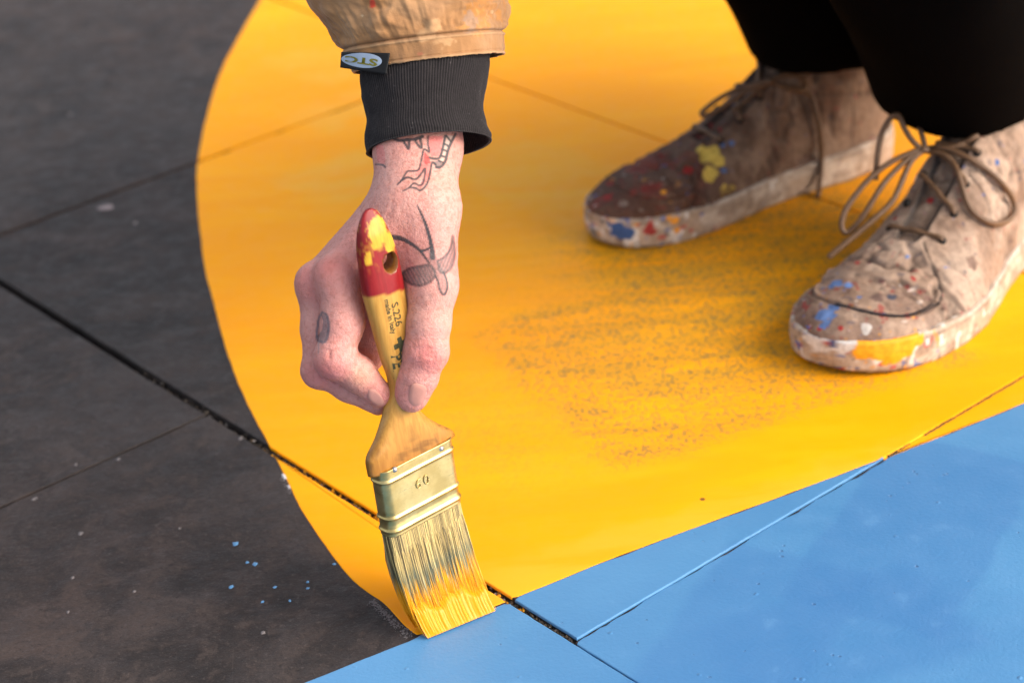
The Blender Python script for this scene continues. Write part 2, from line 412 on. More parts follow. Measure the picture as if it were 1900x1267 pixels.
def mat_wood():
    m = Mat('varnished_handle', .36, .35); c = m.attr()
    v = m.map(0, (1, 1, .07)); g = m.noise(420, 4, .6, v, .5); g2 = m.noise(90, 3, .5, v, .8)
    c2 = m.mix(m.rng(g, .35, .7, 0, .6), c, m.mix(1.0, c, (.62, .50, .36), 'MULTIPLY'))
    c2 = m.mix(m.rng(g2, .4, .7, 0, .35), c2, m.mix(1.0, c, (.75, .62, .5), 'MULTIPLY'))
    m.set(col=c2, rough=m.rng(g2, .3, .7, .28, .48), normal=m.bump(g, .12, .0004)); return m.m
WOOD = mat_wood()
def mat_brass():
    m = Mat('tinned_brass', .30, .5, .92); n = m.noise(70, 4, .6); f = m.noise(500, 3, .6); s = m.noise(240, 3, .6, m.map(-radians(40), (.06, .06, 4)))
    c = m.mix(m.rng(n, .35, .7), (.46, .34, .13), (.60, .47, .21)); c = m.mix(m.rng(f, .62, .78, 0, .5), c, (.25, .18, .07))
    m.set(col=c, rough=m.rng(s, .3, .7, .27, .46), normal=m.bump(m.math('ADD', n, m.math('MULTIPLY', f, .3)), .14, .0008)); return m.m
BRASS = mat_brass()
RIVET = simple('steel_rivet', (.62, .58, .56), .28, .5, .95, 400, .3)
INK = simple('print_ink', (.045, .045, .02), .6, .3, 0, 900, .0)
m, c = vcol('bristle', .5, .4); BRIST = m.m
m, c = vcol('wet_paint', .26, .22); WET = m.m
BLACKTAG = simple('black_label', (.008, .008, .009), .7, .3, 0, 600, .3, 900, .0003, .4)
OVAL = simple('label_oval', (.42, .50, .62), .7, .3, 0, 700, .15, 900, .0002, .3)
OLIVE = simple('label_letters', (.24, .21, .015), .7, .3, 0, 700, .25)

# ------------------------------------------------------------------ pavement: slate slabs with open joints
e1 = np.array([cos(radians(E2-90)), sin(radians(E2-90))]); e2 = np.array([cos(radians(E2)), sin(radians(E2))])
def st(s, t, z=0.0): p = s*e1+t*e2; return np.array([p[0], p[1], z])
def to_st(P): P = np.asarray(P); return np.stack([P[..., :2]@e1, P[..., :2]@e2], -1)
bm_ = 40.0
ground = link('ground', mesh([(-bm_, -bm_, -.016), (bm_, -bm_, -.016), (bm_, bm_, -.016), (-bm_, bm_, -.016)], [(0, 1, 2, 3)]), BED)
tag(ground, 'dark mortar bed in the open joints beneath the slate paving slabs', 'ground', kind='structure')
pave = empty('pavement', (0, 1.4, 0)); tag(pave, 'dark slate paving of large rectangular slabs with open joints', 'pavement', kind='structure')
slabs = []                                               # (s0, s1, t0, t1, z)
TA, TC = .6905, 1.2842
rows = [(TA-.603, TA-.0030, [-2.9, -2.06, -1.2445, -.405, .5], .0020, 0.0), (TA+.0024, TC-.002, [-3.3, -2.52, -1.6665, -.8255, .02, .9], .0045, 0.0), (TC+.002, TC+.60, [-3.1, -2.32, -1.0, -.2, .6], .003, 0.0),
        (TC+.604, TC+1.2, [-3.6, -2.9, -2.0, -1.1, -.3], .003, 0), (TA-1.21, TA-.607, [-2.6, -1.7, -.85, 0.0, .8], .003, 0)]
zoff = {(0, 1): -.0012, (0, 2): .0, (1, 1): .0, (1, 2): .0006, (1, 3): -.0006, (0, 3): 0}
for r, (t0, t1, js, jw, _) in enumerate(rows):
    for k in range(len(js)-1):
        w_ = {(0, 2): .0018, (1, 2): .0028, (1, 3): .0004, (2, 2): .002}
        a = w_.get((r, k), .0018); b = w_.get((r, k+1), .0018)
        tt0 = t0-(.0032 if (r, k) == (1, 3) else 0)
        slabs.append((js[k]+a, js[k+1]-b, tt0, t1, zoff.get((r, k), 0.0)))
def slab_mesh(s0, s1, t0, t1, z, seed):
    P = resample([(s0, t0), (s1, t0), (s1, t1), (s0, t1)], .009, True)
    cen = np.array([(s0+s1)/2, (t0+t1)/2])
    P3 = np.c_[P, np.full(len(P), seed*.37)]
    j = (fbm(P3, 60, seed, 3)-.5)*.0013+np.clip(vnoise(P3, 28, seed+9)-.82, 0, 1)*.012
    def inset(d):
        q = P.copy(); e = np.stack([np.minimum(np.abs(P[:, 0]-s0), np.abs(P[:, 0]-s1)), np.minimum(np.abs(P[:, 1]-t0), np.abs(P[:, 1]-t1))], 1)
        for ax, (lo, hi) in ((0, (s0, s1)), (1, (t0, t1))): q[:, ax] = np.clip(q[:, ax], lo+d, hi-d)
        return q
    rings = []
    for d, zz in ((.001, -.03), (.0003, -.006), (.0002, -.0009), (.0004, -.0003), (.0008, 0)):
        d2 = np.maximum(d+j*(1 if zz > -.02 else 0)+.0, .0)[:, None]
        rings.append((inset(d2[:, 0] if False else 0)*(1)+np.sign(cen-P)*0, d2, zz))
    V = []
    for _, d2, zz in rings:
        q = P.copy()
        q[:, 0] = np.clip(q[:, 0], s0+d2[:, 0], s1-d2[:, 0]); q[:, 1] = np.clip(q[:, 1], t0+d2[:, 0], t1-d2[:, 0])
        V += [st(x, y, z+zz) for x, y in q]
    n = len(P); F = [tuple(f) for f in gridfaces(len(rings), n, True)]
    F.append(tuple(range((len(rings)-1)*n, len(rings)*n)))
    return mesh(V, F, recalc=True)
slab_obs = []
for k, sl in enumerate(slabs):
    o = link('paving_slab', slab_mesh(*sl, k+1), SLATE, pave, smooth=False); slab_obs.append(o); o.matrix_parent_inverse = Matrix.Translation(-pave.location)

# ------------------------------------------------------------------ paint films lying on the slabs
yb = [(490, -12), (447, 62), (410, 132), (385, 210), (366, 300), (366, 370), (371, 430), (380, 500), (395, 560), (412, 625), (433, 690), (466, 765), (500, 828), (531, 888), (560, 947), (610, 1022), (655, 1077), (690, 1104)]
yb2 = [(690, 1104), (712, 1117), (742, 1152), (773, 1180)]
ye = [(773, 1180), (850, 1152), (930, 1120), (966, 1106), (1140, 1036), (1300, 976), (1500, 903), (1640, 850), (1775, 797), (1920, 738)]
ysm = catmull([G(*p)[:2] for p in yb], 8); ysm2 = resample([G(*p)[:2] for p in yb2], .01); yes_ = catmull([G(*p)[:2] for p in ye], 8)
far = [st(.2, 2.6)[:2], np.array([2.2, 2.6]), np.array([2.2, 4.2]), np.array([-.05, 4.2]), G(640, -160)[:2], G(550, -80)[:2]]
far = [np.array([1.3, 1.78]), np.array([1.9, 2.6]), np.array([1.6, 3.6]), np.array([.5, 4.0]), np.array([-.05, 3.4]), G(590, -130)[:2], G(530, -62)[:2]]
yel_poly = np.vstack([ysm, ysm2[1:-1], yes_, np.array(far)])
blue_edge = catmull([G(*p)[:2] for p in [(540, 1275), (563, 1267), (660, 1228), (768, 1186)]], 8)
blue_poly = np.vstack([blue_edge, yes_[1:], np.array([[1.3, 1.70], [1.9, 1.4], [1.6, .2], [.2, -.1], [-.9, .2], [-.85, .69]])])
def wobble(P, amp, seed, freq=70):
    P = resample(P, .004, True); T = np.roll(P, -1, 0)-np.roll(P, 1, 0); T /= np.linalg.norm(T, axis=1)[:, None]+1e-9
    N = np.c_[T[:, 1], -T[:, 0]]; P3 = np.c_[P, np.zeros(len(P))]
    return P+N*((fbm(P3, freq, seed, 3)-.5)*2*amp)[:, None], N
def area(P): return .5*np.sum(P[:, 0]*np.roll(P[:, 1], -1)-P[:, 1]*np.roll(P[:, 0], -1))
def clip_poly(P, box):
    for ax, lim, sg in ((0, box[0], 1), (0, box[1], -1), (1, box[2], 1), (1, box[3], -1)):
        out = []; d = (P[:, ax]-lim)*sg
        for i in range(len(P)):
            j = (i+1) % len(P)
            if d[i] >= 0: out.append(P[i])
            if (d[i] >= 0) != (d[j] >= 0): out.append(P[i]+(P[j]-P[i])*d[i]/(d[i]-d[j]))
        if len(out) < 3: return None
        P = np.array(out)
    return P
def film(name, poly, mat, thick, seed, gap_noise=0.0):
    if area(poly) < 0: poly = poly[::-1]
    P, N = wobble(poly, .0007, seed, 60)
    if gap_noise:                                       # ragged places where the two coats do not quite meet
        P3 = np.c_[P, np.zeros(len(P))]
        P = P-N*(np.clip(fbm(P3, 24, seed+3, 4)-.58, 0, 1)*gap_noise)[:, None]
    Q = to_st(P)
    if area(Q) < 0: Q = Q[::-1]
    root = empty(name, st(*to_st(np.r_[P.mean(0)]), 0.0))
    for k, (s0, s1, t0, t1, z) in enumerate(slabs):
        q = clip_poly(Q, (s0-.0004, s1+.0004, t0-.0004, t1+.0004))
        if q is None or abs(area(q)) < 1e-5: continue
        q = resample(q, .005, True); n = len(q)
        P3 = np.c_[q, np.full(n, k*.7)]
        T = np.roll(q, -1, 0)-np.roll(q, 1, 0); T /= np.linalg.norm(T, axis=1)[:, None]+1e-9
        Nn = np.c_[-T[:, 1], T[:, 0]]                   # inward for CCW
        onb = (np.minimum(np.abs(q[:, 0]-s0), np.abs(q[:, 0]-s1)) < .001) | (np.minimum(np.abs(q[:, 1]-t0), np.abs(q[:, 1]-t1)) < .001)
        chip = np.clip(fbm(P3, 45, seed+k+4, 3)-.50, 0, 1)*.010*(np.abs(q[:, 0]-s0) < .001)*(abs(area(q)) > .05)
        q = q+Nn*((fbm(P3, 120, seed+k, 2)-.5)*.0008*onb+chip)[:, None]
        V = []
        for d, zz in ((.0, -.0016), (.0, -.0006), (.0003, thick*.5), (.0009, thick)):
            qq = q+Nn*d; V += [st(x, y, z+zz) for x, y in qq]
        F = [tuple(f) for f in gridfaces(4, n, True)]+[tuple(range(3*n, 4*n))]
        me = mesh(V, F, recalc=True); o = link('paint_film', me, mat, root, smooth=False)
        o.matrix_parent_inverse = Matrix.Translation(-root.location)
    return root
yp = film('yellow_paint', yel_poly, YELLOW, .00045, 5); tag(yp, 'large rounded area of bright yellow paint brushed over the slate paving', 'painted area', kind='structure')
bp = film('blue_paint', blue_poly, BLUE, .0004, 8, .006); tag(bp, 'light blue painted area along the straight lower edge of the yellow paint', 'painted area', kind='structure')

# paint that has run down into the joints inside the yellow area
for (a_, b_) in ((st(-1.6665, .742), st(-1.6665, 1.279)), (st(-2.05, 1.2842), st(-.95, 1.2842))):
    n_ = 90; dv = (b_-a_)/(n_-1); nv_ = np.array([-dv[1], dv[0], 0])/np.linalg.norm(dv); V = []
    for i in range(n_):
        p_ = a_+dv*i; zz = -.0038+.0016*(vnoise(np.array([p_]), 30, 2)[0]-.5)*2
        for k_, dz in ((-.0042, .0006), (-.0014, -.0004), (.0014, -.0005), (.0042, .0006)): V.append(p_+nv_*k_+np.array([0, 0, zz+dz]))
    o = link('paint_film', mesh(V, [tuple(f) for f in gridfaces(n_, 4)]), YELLOW, yp); o.matrix_parent_inverse = Matrix.Translation(-yp.location)
# drops of blue paint and pale chalky bits stuck on the slate
DROP = simple('drop_paint', (.10, .26, .48), .4, .5, 0, 300, .2); WHITE = simple('chalk_white', (.17, .15, .15), .8, .3, 0, 500, .4, 800, .0006, .6); GUM = simple('pale_spot', (.30, .24, .24), .8, .3, 0, 250, .4)
def blob(px, py, rx, ry, mat, name, slab_z=.0, hgt=.0006, ang=0.0):
    c = G(px, py); n = 12; V = [(0, 0, hgt)]; jit = rng.random(n)*.5+.75
    for ring, (k, zz) in enumerate(((.6, hgt*.8), (1.0, -.0003))):
        for i in range(n):
            a = i*2*pi/n; x = rx*k*cos(a)*jit[i]; y = ry*k*sin(a)*jit[i]
            V.append((x*cos(ang)-y*sin(ang), x*sin(ang)+y*cos(ang), zz))
    F = [(0, 1+i, 1+(i+1) % n) for i in range(n)]+[(1+i, 1+n+i, 1+n+(i+1) % n, 1+(i+1) % n) for i in range(n)]
    s_, t_ = to_st(c); par = None
    for o, sl in zip(slab_obs, slabs):
        if sl[0] <= s_ <= sl[1] and sl[2] <= t_ <= sl[3]: par = o; slab_z = sl[4]
    V = [(c[0]+x, c[1]+y, slab_z+z) for x, y, z in V]
    link(name, mesh(V, F), mat, par or slab_obs[0])
for px, py, r in ((437, 1008, 7.5), (459, 1043, 4), (473, 1046, 6.5), (429, 1088, 6), (510, 1089, 4.5), (487, 1116, 4), (538, 1114, 3.5), (571, 1079, 3.5), (571, 1091, 3.5), (620, 1046, 4)):
    blob(px, py, r/2.8e3, r/2.8e3*1.1, DROP, 'paint_drop')
blob(197, 386, .0105, .0065, GUM, 'pale_spot', ang=.2)
for px, py, r in ((62, 926, .0018), (66, 924, .0014), (488, 1173, .0018), (135, 1071, .0015), (150, 989, .0022), (249, 1097, .0014), (333, 980, .0013), (126, 1135, .0014), (219, 852, .002), (140, 859, .0015), (446, 813, .0022)):
    blob(px, py, r, r*1.3, WHITE, 'chalk_fleck')
BRIGHT = simple('white_paint', (.62, .60, .62), .6, .3, 0, 400, .2)
blob(527, 884, .0016, .0052, BRIGHT, 'chalk_fleck', ang=.35)
blob(536, 903, .0010, .0040, BRIGHT, 'chalk_fleck', ang=.35)
# ragged chalk line along the free edge of the yellow paint
mb = MB()
def flake(c, r, mbx, col=None, seed=None):
    n = 6; a0 = rng.random()*6.28; V = []
    for k, zz in ((1.0, -.0003), (.65, r*.35)):
        for i in range(n):
            q = rng.random()*.5+.7; V.append((c[0]+r*k*q*cos(a0+i*pi/3), c[1]+r*k*q*sin(a0+i*pi/3), c[2]+zz))
    F = [(i, (i+1) % n, n+(i+1) % n, n+i) for i in range(n)]+[tuple(range(n, 2*n))]
    mbx.add((V, F), col)
for (a, b, n, sp) in (((692, 1112), (764, 1180), 330, 5), ((524, 884), (540, 915), 60, 3.0), ((366, 300), (372, 440), 60, 2)):
    for i in range(n):
        t = rng.random(); q = rng.normal()*sp-sp*.9; px = a[0]+(b[0]-a[0])*t+q*.75; py = a[1]+(b[1]-a[1])*t-q*.35
        flake(G(px, py), .0003+.0007*rng.random()**2, mb)
ch = link('chalk_line', mb.mesh(), WHITE, None, False); tag(ch, 'pale chalky scuffed line along the outer edge of the yellow paint', 'chalk marks', kind='stuff')
# grit in the wide joint
mb = MB()
def pebble(c, r, col):
    V0 = np.array([(1, 0, 0), (-1, 0, 0), (0, 1, 0), (0, -1, 0), (0, 0, 1), (0, 0, -1)], float)*r*(rng.random((6, 1))*.7+.6)
    a = rng.random()*6.28; R_ = np.array([[cos(a), -sin(a), 0], [sin(a), cos(a), 0], [0, 0, 1]])
    V = V0@R_.T+c; F = [(0, 2, 4), (2, 1, 4), (1, 3, 4), (3, 0, 4), (2, 0, 5), (1, 2, 5), (3, 1, 5), (0, 3, 5)]
    mb.add((V, F), col)
for i in range(3600):
    s_ = rng.uniform(-1.35, -.70); wj = .0038+.003*rng.random()
    P = st(s_, TA+rng.uniform(-1, 1)*wj, -.013+.0115*rng.random()**1.4)
    u = rng.random()
    col = (.035, .028, .024) if u < .55 else ((.09, .07, .055) if u < .8 else ((.25, .22, .2) if u < .84 else (.014, .012, .011)))
    if -1.165 < s_ < -.955 and rng.random() < .16+.36*sstep(-1.12, -1.0, s_): col = (.62, .27, .006)
    if -.905 < s_ < -.88 and rng.random() < .4: col = (.55, .25, .01)
    pebble(P, .0007+.0016*rng.random()**2, col)
for i in range(1500):
    s_ = rng.uniform(-1.19, -.94) if i < 1000 else rng.uniform(-.905, -.826)
    u = rng.random(); yel_ = (i < 1000 and u < .30*sstep(-1.19, -1.05, s_)+.06) or (i >= 1000 and s_ < -.875 and u < .35)
    col = (.66, .27, .006) if yel_ else ((.05, .04, .03) if u < .7 else ((.13, .09, .055) if u < .93 else (.30, .26, .24)))
    pebble(st(s_, TA+rng.uniform(-.0030, .0024), -.0065+.0045*rng.random()), .0006+.0014*rng.random()**2, col)
for i in range(900):
    k = 1+i % 2; s_ = (-1.2445, -1.6665, -.8255)[k]; t_ = rng.uniform(.35, .68) if k == 0 else rng.uniform(.70, 1.27)
    P = st(s_+rng.uniform(-1, 1)*(.0008, .002, .0012)[k], t_, -.007+.005*rng.random()); c_ = (.05, .035, .03) if rng.random() < .8 else (.2, .17, .16)
    pebble(P, .0006+.0009*rng.random(), c_)
for i in range(900):                                       # flush dark crumbs drawing a dark crack along the joint that crosses the yellow
    t_ = to_st(G(1645, 846))[1]+rng.random()*.26
    if vnoise(np.array([[t_, 0, 0]]), 60, 5)[0] < .36: continue
    pebble(st(-.8255+rng.uniform(-1, 1)*.0007+.0004, t_, -.0001), .0006+.0005*rng.random(), (.13, .075, .022) if rng.random() < .7 else (.05, .035, .02))
gr = link('joint_grit', mb.mesh(), GRIT, None, False); tag(gr, 'dark grit and paint crumbs packed in the open joints between slabs', 'grit', kind='stuff')

# ------------------------------------------------------------------ paintbrush
TH = radians(40)
Wb = np.array([cos(TH), sin(TH), 0.0])
wr_, wu_, wf_ = Wb@Rv, Wb@Uv, Wb@Fv
lr_, lu_ = -.158, 1.0; lf_ = -(wr_*lr_+wu_*lu_)/wf_
Lb = lr_*Rv+lu_*Uv+lf_*Fv; Lb /= np.linalg.norm(Lb)
Nb = np.cross(Wb, Lb)
if Nb@Fv > 0: Nb = -Nb                                   # towards the camera
OB = D(779, 958, 1.345)                                  # middle of the ferrule's lower edge
def bplane(px, py):
    v = ray(px, py); t = ((OB-C0)@Nb)/(v@Nb); q = C0+v*t-OB; return np.array([q@Wb, q@Lb])
def bp3(a, b, n=0.0): return OB+a*Wb+b*Lb+n*Nb
brush = empty('paintbrush', G(850, 1148)); tag(brush, 'flat paintbrush with wooden red tipped handle and yellow wet bristles, held upright on the paving', 'paintbrush')
inv = Matrix.Translation(-brush.location)
def bchild(o, top=True):
    if top: o.matrix_parent_inverse = inv
    return o
TT = tan(TH)
Lpx = [(690, 386), (680, 388), (673, 397), (667, 414), (664, 432), (662, 455), (663, 475), (668, 516), (673, 549), (680, 575), (694, 624), (707, 672), (720, 705), (722, 725), (714, 762), (707, 790), (695, 825), (684, 843), (678, 856), (681, 871)]
Rpx = [(690, 386), (699, 389), (706, 398), (714, 412), (725, 433), (731, 451), (737, 471), (743, 500), (749, 532), (754, 560), (758, 600), (758, 640), (756, 675), (757, 720), (772, 752), (790, 771), (815, 786), (838, 794), (842, 803), (842, 811)]
LA = np.array([bplane(*p) for p in Lpx]); RA = np.array([bplane(*p) for p in Rpx])
bmax = max(LA[0, 1], RA[0, 1]); FH = .0455                # ferrule height
bs = np.r_[np.linspace(FH-.002, FH+.03, 22), np.linspace(FH+.032, bmax-.012, 60), bmax-.012*(1-np.sin(np.linspace(.06, 1, 16)*pi/2))]
aL = np.interp(bs, LA[::-1, 1], LA[::-1, 0]); aR = np.interp(bs, RA[::-1, 1], RA[::-1, 0])
kb = np.array([.2, .6, 1, .6, .2])/2.6
for _ in range(2):
    aL[2:-10] = np.convolve(np.pad(aL, 2, 'edge'), kb, 'valid')[2:-10]; aR[2:-10] = np.convolve(np.pad(aR, 2, 'edge'), kb, 'valid')[2:-10]
th = np.interp(bs, [FH-.002, FH+.006, FH+.03, FH+.06, bmax-.05, bmax-.015, bmax], [.0075, .0078, .0074, .0070, .0078, .0062, .0015])
half = (aR-aL)/2; half = np.sqrt(np.maximum(half**2-(th*TT*.9)**2, (half*.45)**2)); mid = (aR+aL)/2
def hsec(b):
    return np.interp(b, bs, mid), np.interp(b, bs, half), np.interp(b, bs, th)
nph = 72; ph = np.arange(nph)*2*pi/nph
def rr(c, n): return np.sign(c)*np.abs(c)**(2/n)
V = []; Cc = []
HOLE = bplane(713, 483)
for b, m_, h_, t_ in zip(bs, mid, half, th):
    n = 2.6
    for p_ in ph: V.append(bp3(m_+h_*rr(cos(p_), n), b, t_*rr(sin(p_), n)))
V = np.array(V); A = (V-OB)@Wb; B = (V-OB)@Lb
redline = np.interp(A, [bplane(673, 549)[0], bplane(748, 531)[0]], [bplane(673, 549)[1], bplane(748, 531)[1]])
P3 = V
red = np.array([.24, .010, .012]); yel = np.array([.60, .35, .03]); wood = np.array([.52, .275, .055]); worn = np.array([.36, .145, .024])
f = sstep(-.0004, .0004, B-redline)[:, None]
wcol = wood+(worn-wood)*sstep(.09, .035, B-FH*.0)[:, None]*.9
col = wcol*(1-f)+red*f
px, py, _ = project(V)
ys = np.exp(-(((px-700)/17)**2+((py-432)/33)**2)**2)+np.exp(-(((px-683)/7)**2+((py-480)/14)**2)**2)*.9+np.exp(-(((px-724)/9)**2+((py-452)/22)**2)**2)*.9
ys = sstep(.36, .52, ys+(fbm(P3, 260, 3, 3)-.5)*.9)*((V-OB)@Nb > 0)
ys *= 1-np.exp(-(((px-690)/9)**2+((py-396)/8)**2)**2)*.9
col = col*(1-ys[:, None])+yel*ys[:, None]
fl = sstep(.60, .66, fbm(P3, 420, 9, 3))*sstep(FH+.12, FH+.16, B)*.8; col = col*(1-fl[:, None])+np.array([.70, .42, .05])*fl[:, None]*.5+col*fl[:, None]*.5
ds = sstep(.56, .70, fbm(P3, 140, 21, 4))*sstep(.075, .045, B); col *= (1-.45*ds)[:, None]
F = [tuple(q) for q in gridfaces(len(bs), nph, True)]+[tuple(range(nph))[::-1], tuple((len(bs)-1)*nph+i for i in range(nph))]
hme = mesh(V, F, col, recalc=True)
handle = bchild(link('handle', hme, WOOD, brush))
# hanging hole bored through the handle
HR = .0062
Vc = []
for s_ in (-.03, .03):
    for i in range(40): Vc.append(bp3(HOLE[0]+HR*cos(i*2*pi/40), HOLE[1]+HR*1.05*sin(i*2*pi/40), s_))
cut = link('cutter', mesh(Vc, [tuple(q) for q in gridfaces(2, 40, True)]+[tuple(range(40))[::-1], tuple(range(40, 80))], np.tile([.30, .12, .02], (80, 1)), recalc=True), WOOD)
md = handle.modifiers.new('hole', 'BOOLEAN'); md.operation = 'DIFFERENCE'; md.object = cut; md.solver = 'EXACT'
bpy.context.view_layer.update()
dg = bpy.context.evaluated_depsgraph_get(); nm = bpy.data.meshes.new_from_object(handle.evaluated_get(dg), depsgraph=dg)
if len(nm.polygons) > 100:
    handle.modifiers.clear(); handle.data = nm
    hc = nm.color_attributes['col'].data
    for v_ in nm.vertices:
        q_ = np.array(v_.co)-OB; r_ = math.hypot(q_@Wb-HOLE[0], (q_@Lb-HOLE[1])/1.05)
        if r_ < HR*1.02: hc[v_.index].color = (.20, .075, .012, 1)
else: handle.modifiers.clear()
bpy.data.objects.remove(cut)
# ferrule: rounded sheet-metal sleeve with three rolled beads
fa = bplane(681, 873), bplane(842, 812), bplane(700, 988), bplane(859, 925)
FA, FT, FR = .0300, .0082, .0062
fmT = (fa[0][0]+fa[1][0])/2; fmB = (fa[2][0]+fa[3][0])/2
def rrect(A_, T_, r_, n=14):
    out = []
    for cx, cy, a0 in ((A_-r_, T_-r_, 0), (-A_+r_, T_-r_, 90), (-A_+r_, -T_+r_, 180), (A_-r_, -T_+r_, 270)):
        for i in range(n): a = radians(a0+90*i/(n-1)); out.append((cx+r_*cos(a), cy+r_*sin(a)))
    q = np.array(out); return resample(q, 2*(2*A_+2*T_)/150, True)[:140]
sec = rrect(FA, FT, FR); ns = len(sec)
fb = np.linspace(FH, 0.0, 110)
def bead(b, c, w_): return np.exp(-((b-c)/w_)**2)
V = []
lip = []
for b in fb:
    d = .0009*bead(b, FH-.0075, .0010)+.0009*bead(b, .0125, .0010)+.0010*bead(b, .0036, .0010)-.0002*bead(b, 0, .0006)-.0003*bead(b, .0080, .002)+.0003*bead(b, .0002, .0004)
    for x, y in sec:
        nx, ny = x/FA, y/FT; L_ = sqrt((nx**9)**2+(ny**3)**2)+1e-9
        nn = np.array([abs(nx)**9*np.sign(nx), abs(ny)**3*np.sign(ny)]); nn /= np.linalg.norm(nn)+1e-9
        V.append(bp3(np.interp(b, [0, FH], [fmB, fmT])+x+nn[0]*d, b, y+nn[1]*d))
V = np.array(V); V += Nb*((fbm(V, 60, 4, 2)-.5)*.0005)[:, None]
n1_ = len(V); inner = []
for b in (FH, 0.0):
    for x, y in sec*.97: inner.append(bp3(np.interp(b, [0, FH], [fmB, fmT])+x, b, y*.97))
V = np.vstack([V, inner]); Fq = list(map(tuple, gridfaces(len(fb), ns, True)))
for i in range(ns):
    j = (i+1) % ns; Fq.append((i, n1_+i, n1_+j, j)); Fq.append(((len(fb)-1)*ns+i, (len(fb)-1)*ns+j, n1_+ns+j, n1_+ns+i))
ferr = bchild(link('ferrule', mesh(V, Fq, recalc=True), BRASS, brush))
def dome(px, py, r, hgt, n0):
    a, b = bplane(px, py); k = n0
    q = C0+ray(px, py)*(((OB+Nb*k-C0)@Nb)/(ray(px, py)@Nb))-OB; a, b = q@Wb, q@Lb
    V = [bp3(a, b, k+hgt)]; n = 16
    for s_, z in ((.45, .86), (.8, .5), (1, -.2)):
        for i in range(n): V.append(bp3(a+r*s_*cos(i*2*pi/n), b+r*s_*sin(i*2*pi/n), k+hgt*z))
    F = [(0, 1+i, 1+(i+1) % n) for i in range(n)]
    for k_ in range(2): F += [(1+k_*n+i, 1+(k_+1)*n+i, 1+(k_+1)*n+(i+1) % n, 1+k_*n+(i+1) % n) for i in range(n)]
    return mesh(V, F, recalc=True)
for px, py in ((733, 871), (819, 832)): link('rivet', dome(px, py, .0020, .0013, FT), RIVET, ferr)
# stamped number
def on_plane(px, py, n0):
    v = ray(px, py); q = C0+v*(((OB+Nb*n0-C0)@Nb)/(v@Nb))-OB; return np.array([q@Wb, q@Lb])
ca, cb = on_plane(783, 893, FT)
mb = MB()
def stroke(pts, r): mb.add(tube([bp3(ca+x, cb+y, FT+.0005) for x, y in catmull(pts, 6)], r, 6))
k = .001
stroke([(-1.4*k, 3.0*k), (-3.4*k, 2.3*k), (-4.8*k, .4*k), (-4.9*k, -1.6*k), (-3.6*k, -2.8*k), (-2.2*k, -2.3*k), (-1.9*k, -.9*k), (-2.9*k, .2*k), (-4.3*k, -.2*k), (-4.9*k, -1.2*k)], .00042)
mb.add(tube([bp3(ca+3.2*k+1.8*k*cos(a), cb+2.9*k*sin(a), FT+.0005) for a in np.linspace(0, 2*pi, 25)], .00042, 6))
link('number', mb.mesh(True), BRASS, ferr)
# printed lettering that follows the front of the handle
def front_n(a, b):
    m_, h_, t_ = hsec(b); x = np.clip(abs((a-m_)/h_), 0, .98); return t_*(1-x**2.6)**(1/2.6)
def print_text(txt, size, px, py, bold=0.0, sx=1.0):
    me = text_mesh(txt, size, bold); a0, b0 = on_plane(px, py, .0072)
    dirb = bplane(px+.175*60+3, py+60)-bplane(px, py); dirb /= np.linalg.norm(dirb); perp = np.array([-dirb[1], dirb[0]])
    for v in me.vertices:
        q = np.array([a0, b0])+dirb*v.co.x*sx+perp*v.co.y
        v.co = Vector(bp3(q[0], q[1], front_n(q[0], q[1])+.00018))
    link('lettering', me, INK, handle, False)
print_text('S.226', .0074, 735, 583, .00008); print_text('made in Italy', .0046, 723, 587, .0001)
print_text('PENN', .0098, 742, 690, .00028)
print_text('+', .017, 741, 640, .0010); print_text('8', .0078, 748, 636, .0005)
# bristles
bx = np.array([bplane(709, 992)[0], bplane(859, 925)[0]])
mb = MB(); NB = 4200
tipL, tipR = G(781, 1177), G(906, 1126)
def bristle_path(u, v, jit, lenk=1.0):
    A_ = FA*.965*(2*u-1)+fmB; base = bp3(A_, -.0005, v*FT*.86*sqrt(max(0, 1-max(0, abs(2*u-1)-.85)/.15*.6)))
    tip = tipL+(tipR-tipL)*u+np.array([-.5, .86, 0])*(-v*.0055-.0005)+np.array([jit[0], jit[1], 0]); tip[2] = .0016+max(0, jit[2])
    mid1 = base-Lb*.026+Nb*.0015*v; mid2 = tip+(base-tip)*.30+np.array([-.0035, -.002, -.003])
    t = np.linspace(0, lenk, 9)[:, None]
    return (1-t)**3*base+3*(1-t)**2*t*mid1+3*(1-t)*t*t*mid2+t**3*tip
blond = np.array([.56, .42, .17]); teal = np.array([.085, .135, .11]); brown = np.array([.16, .12, .06]); yl = np.array([.80, .25, .0005])
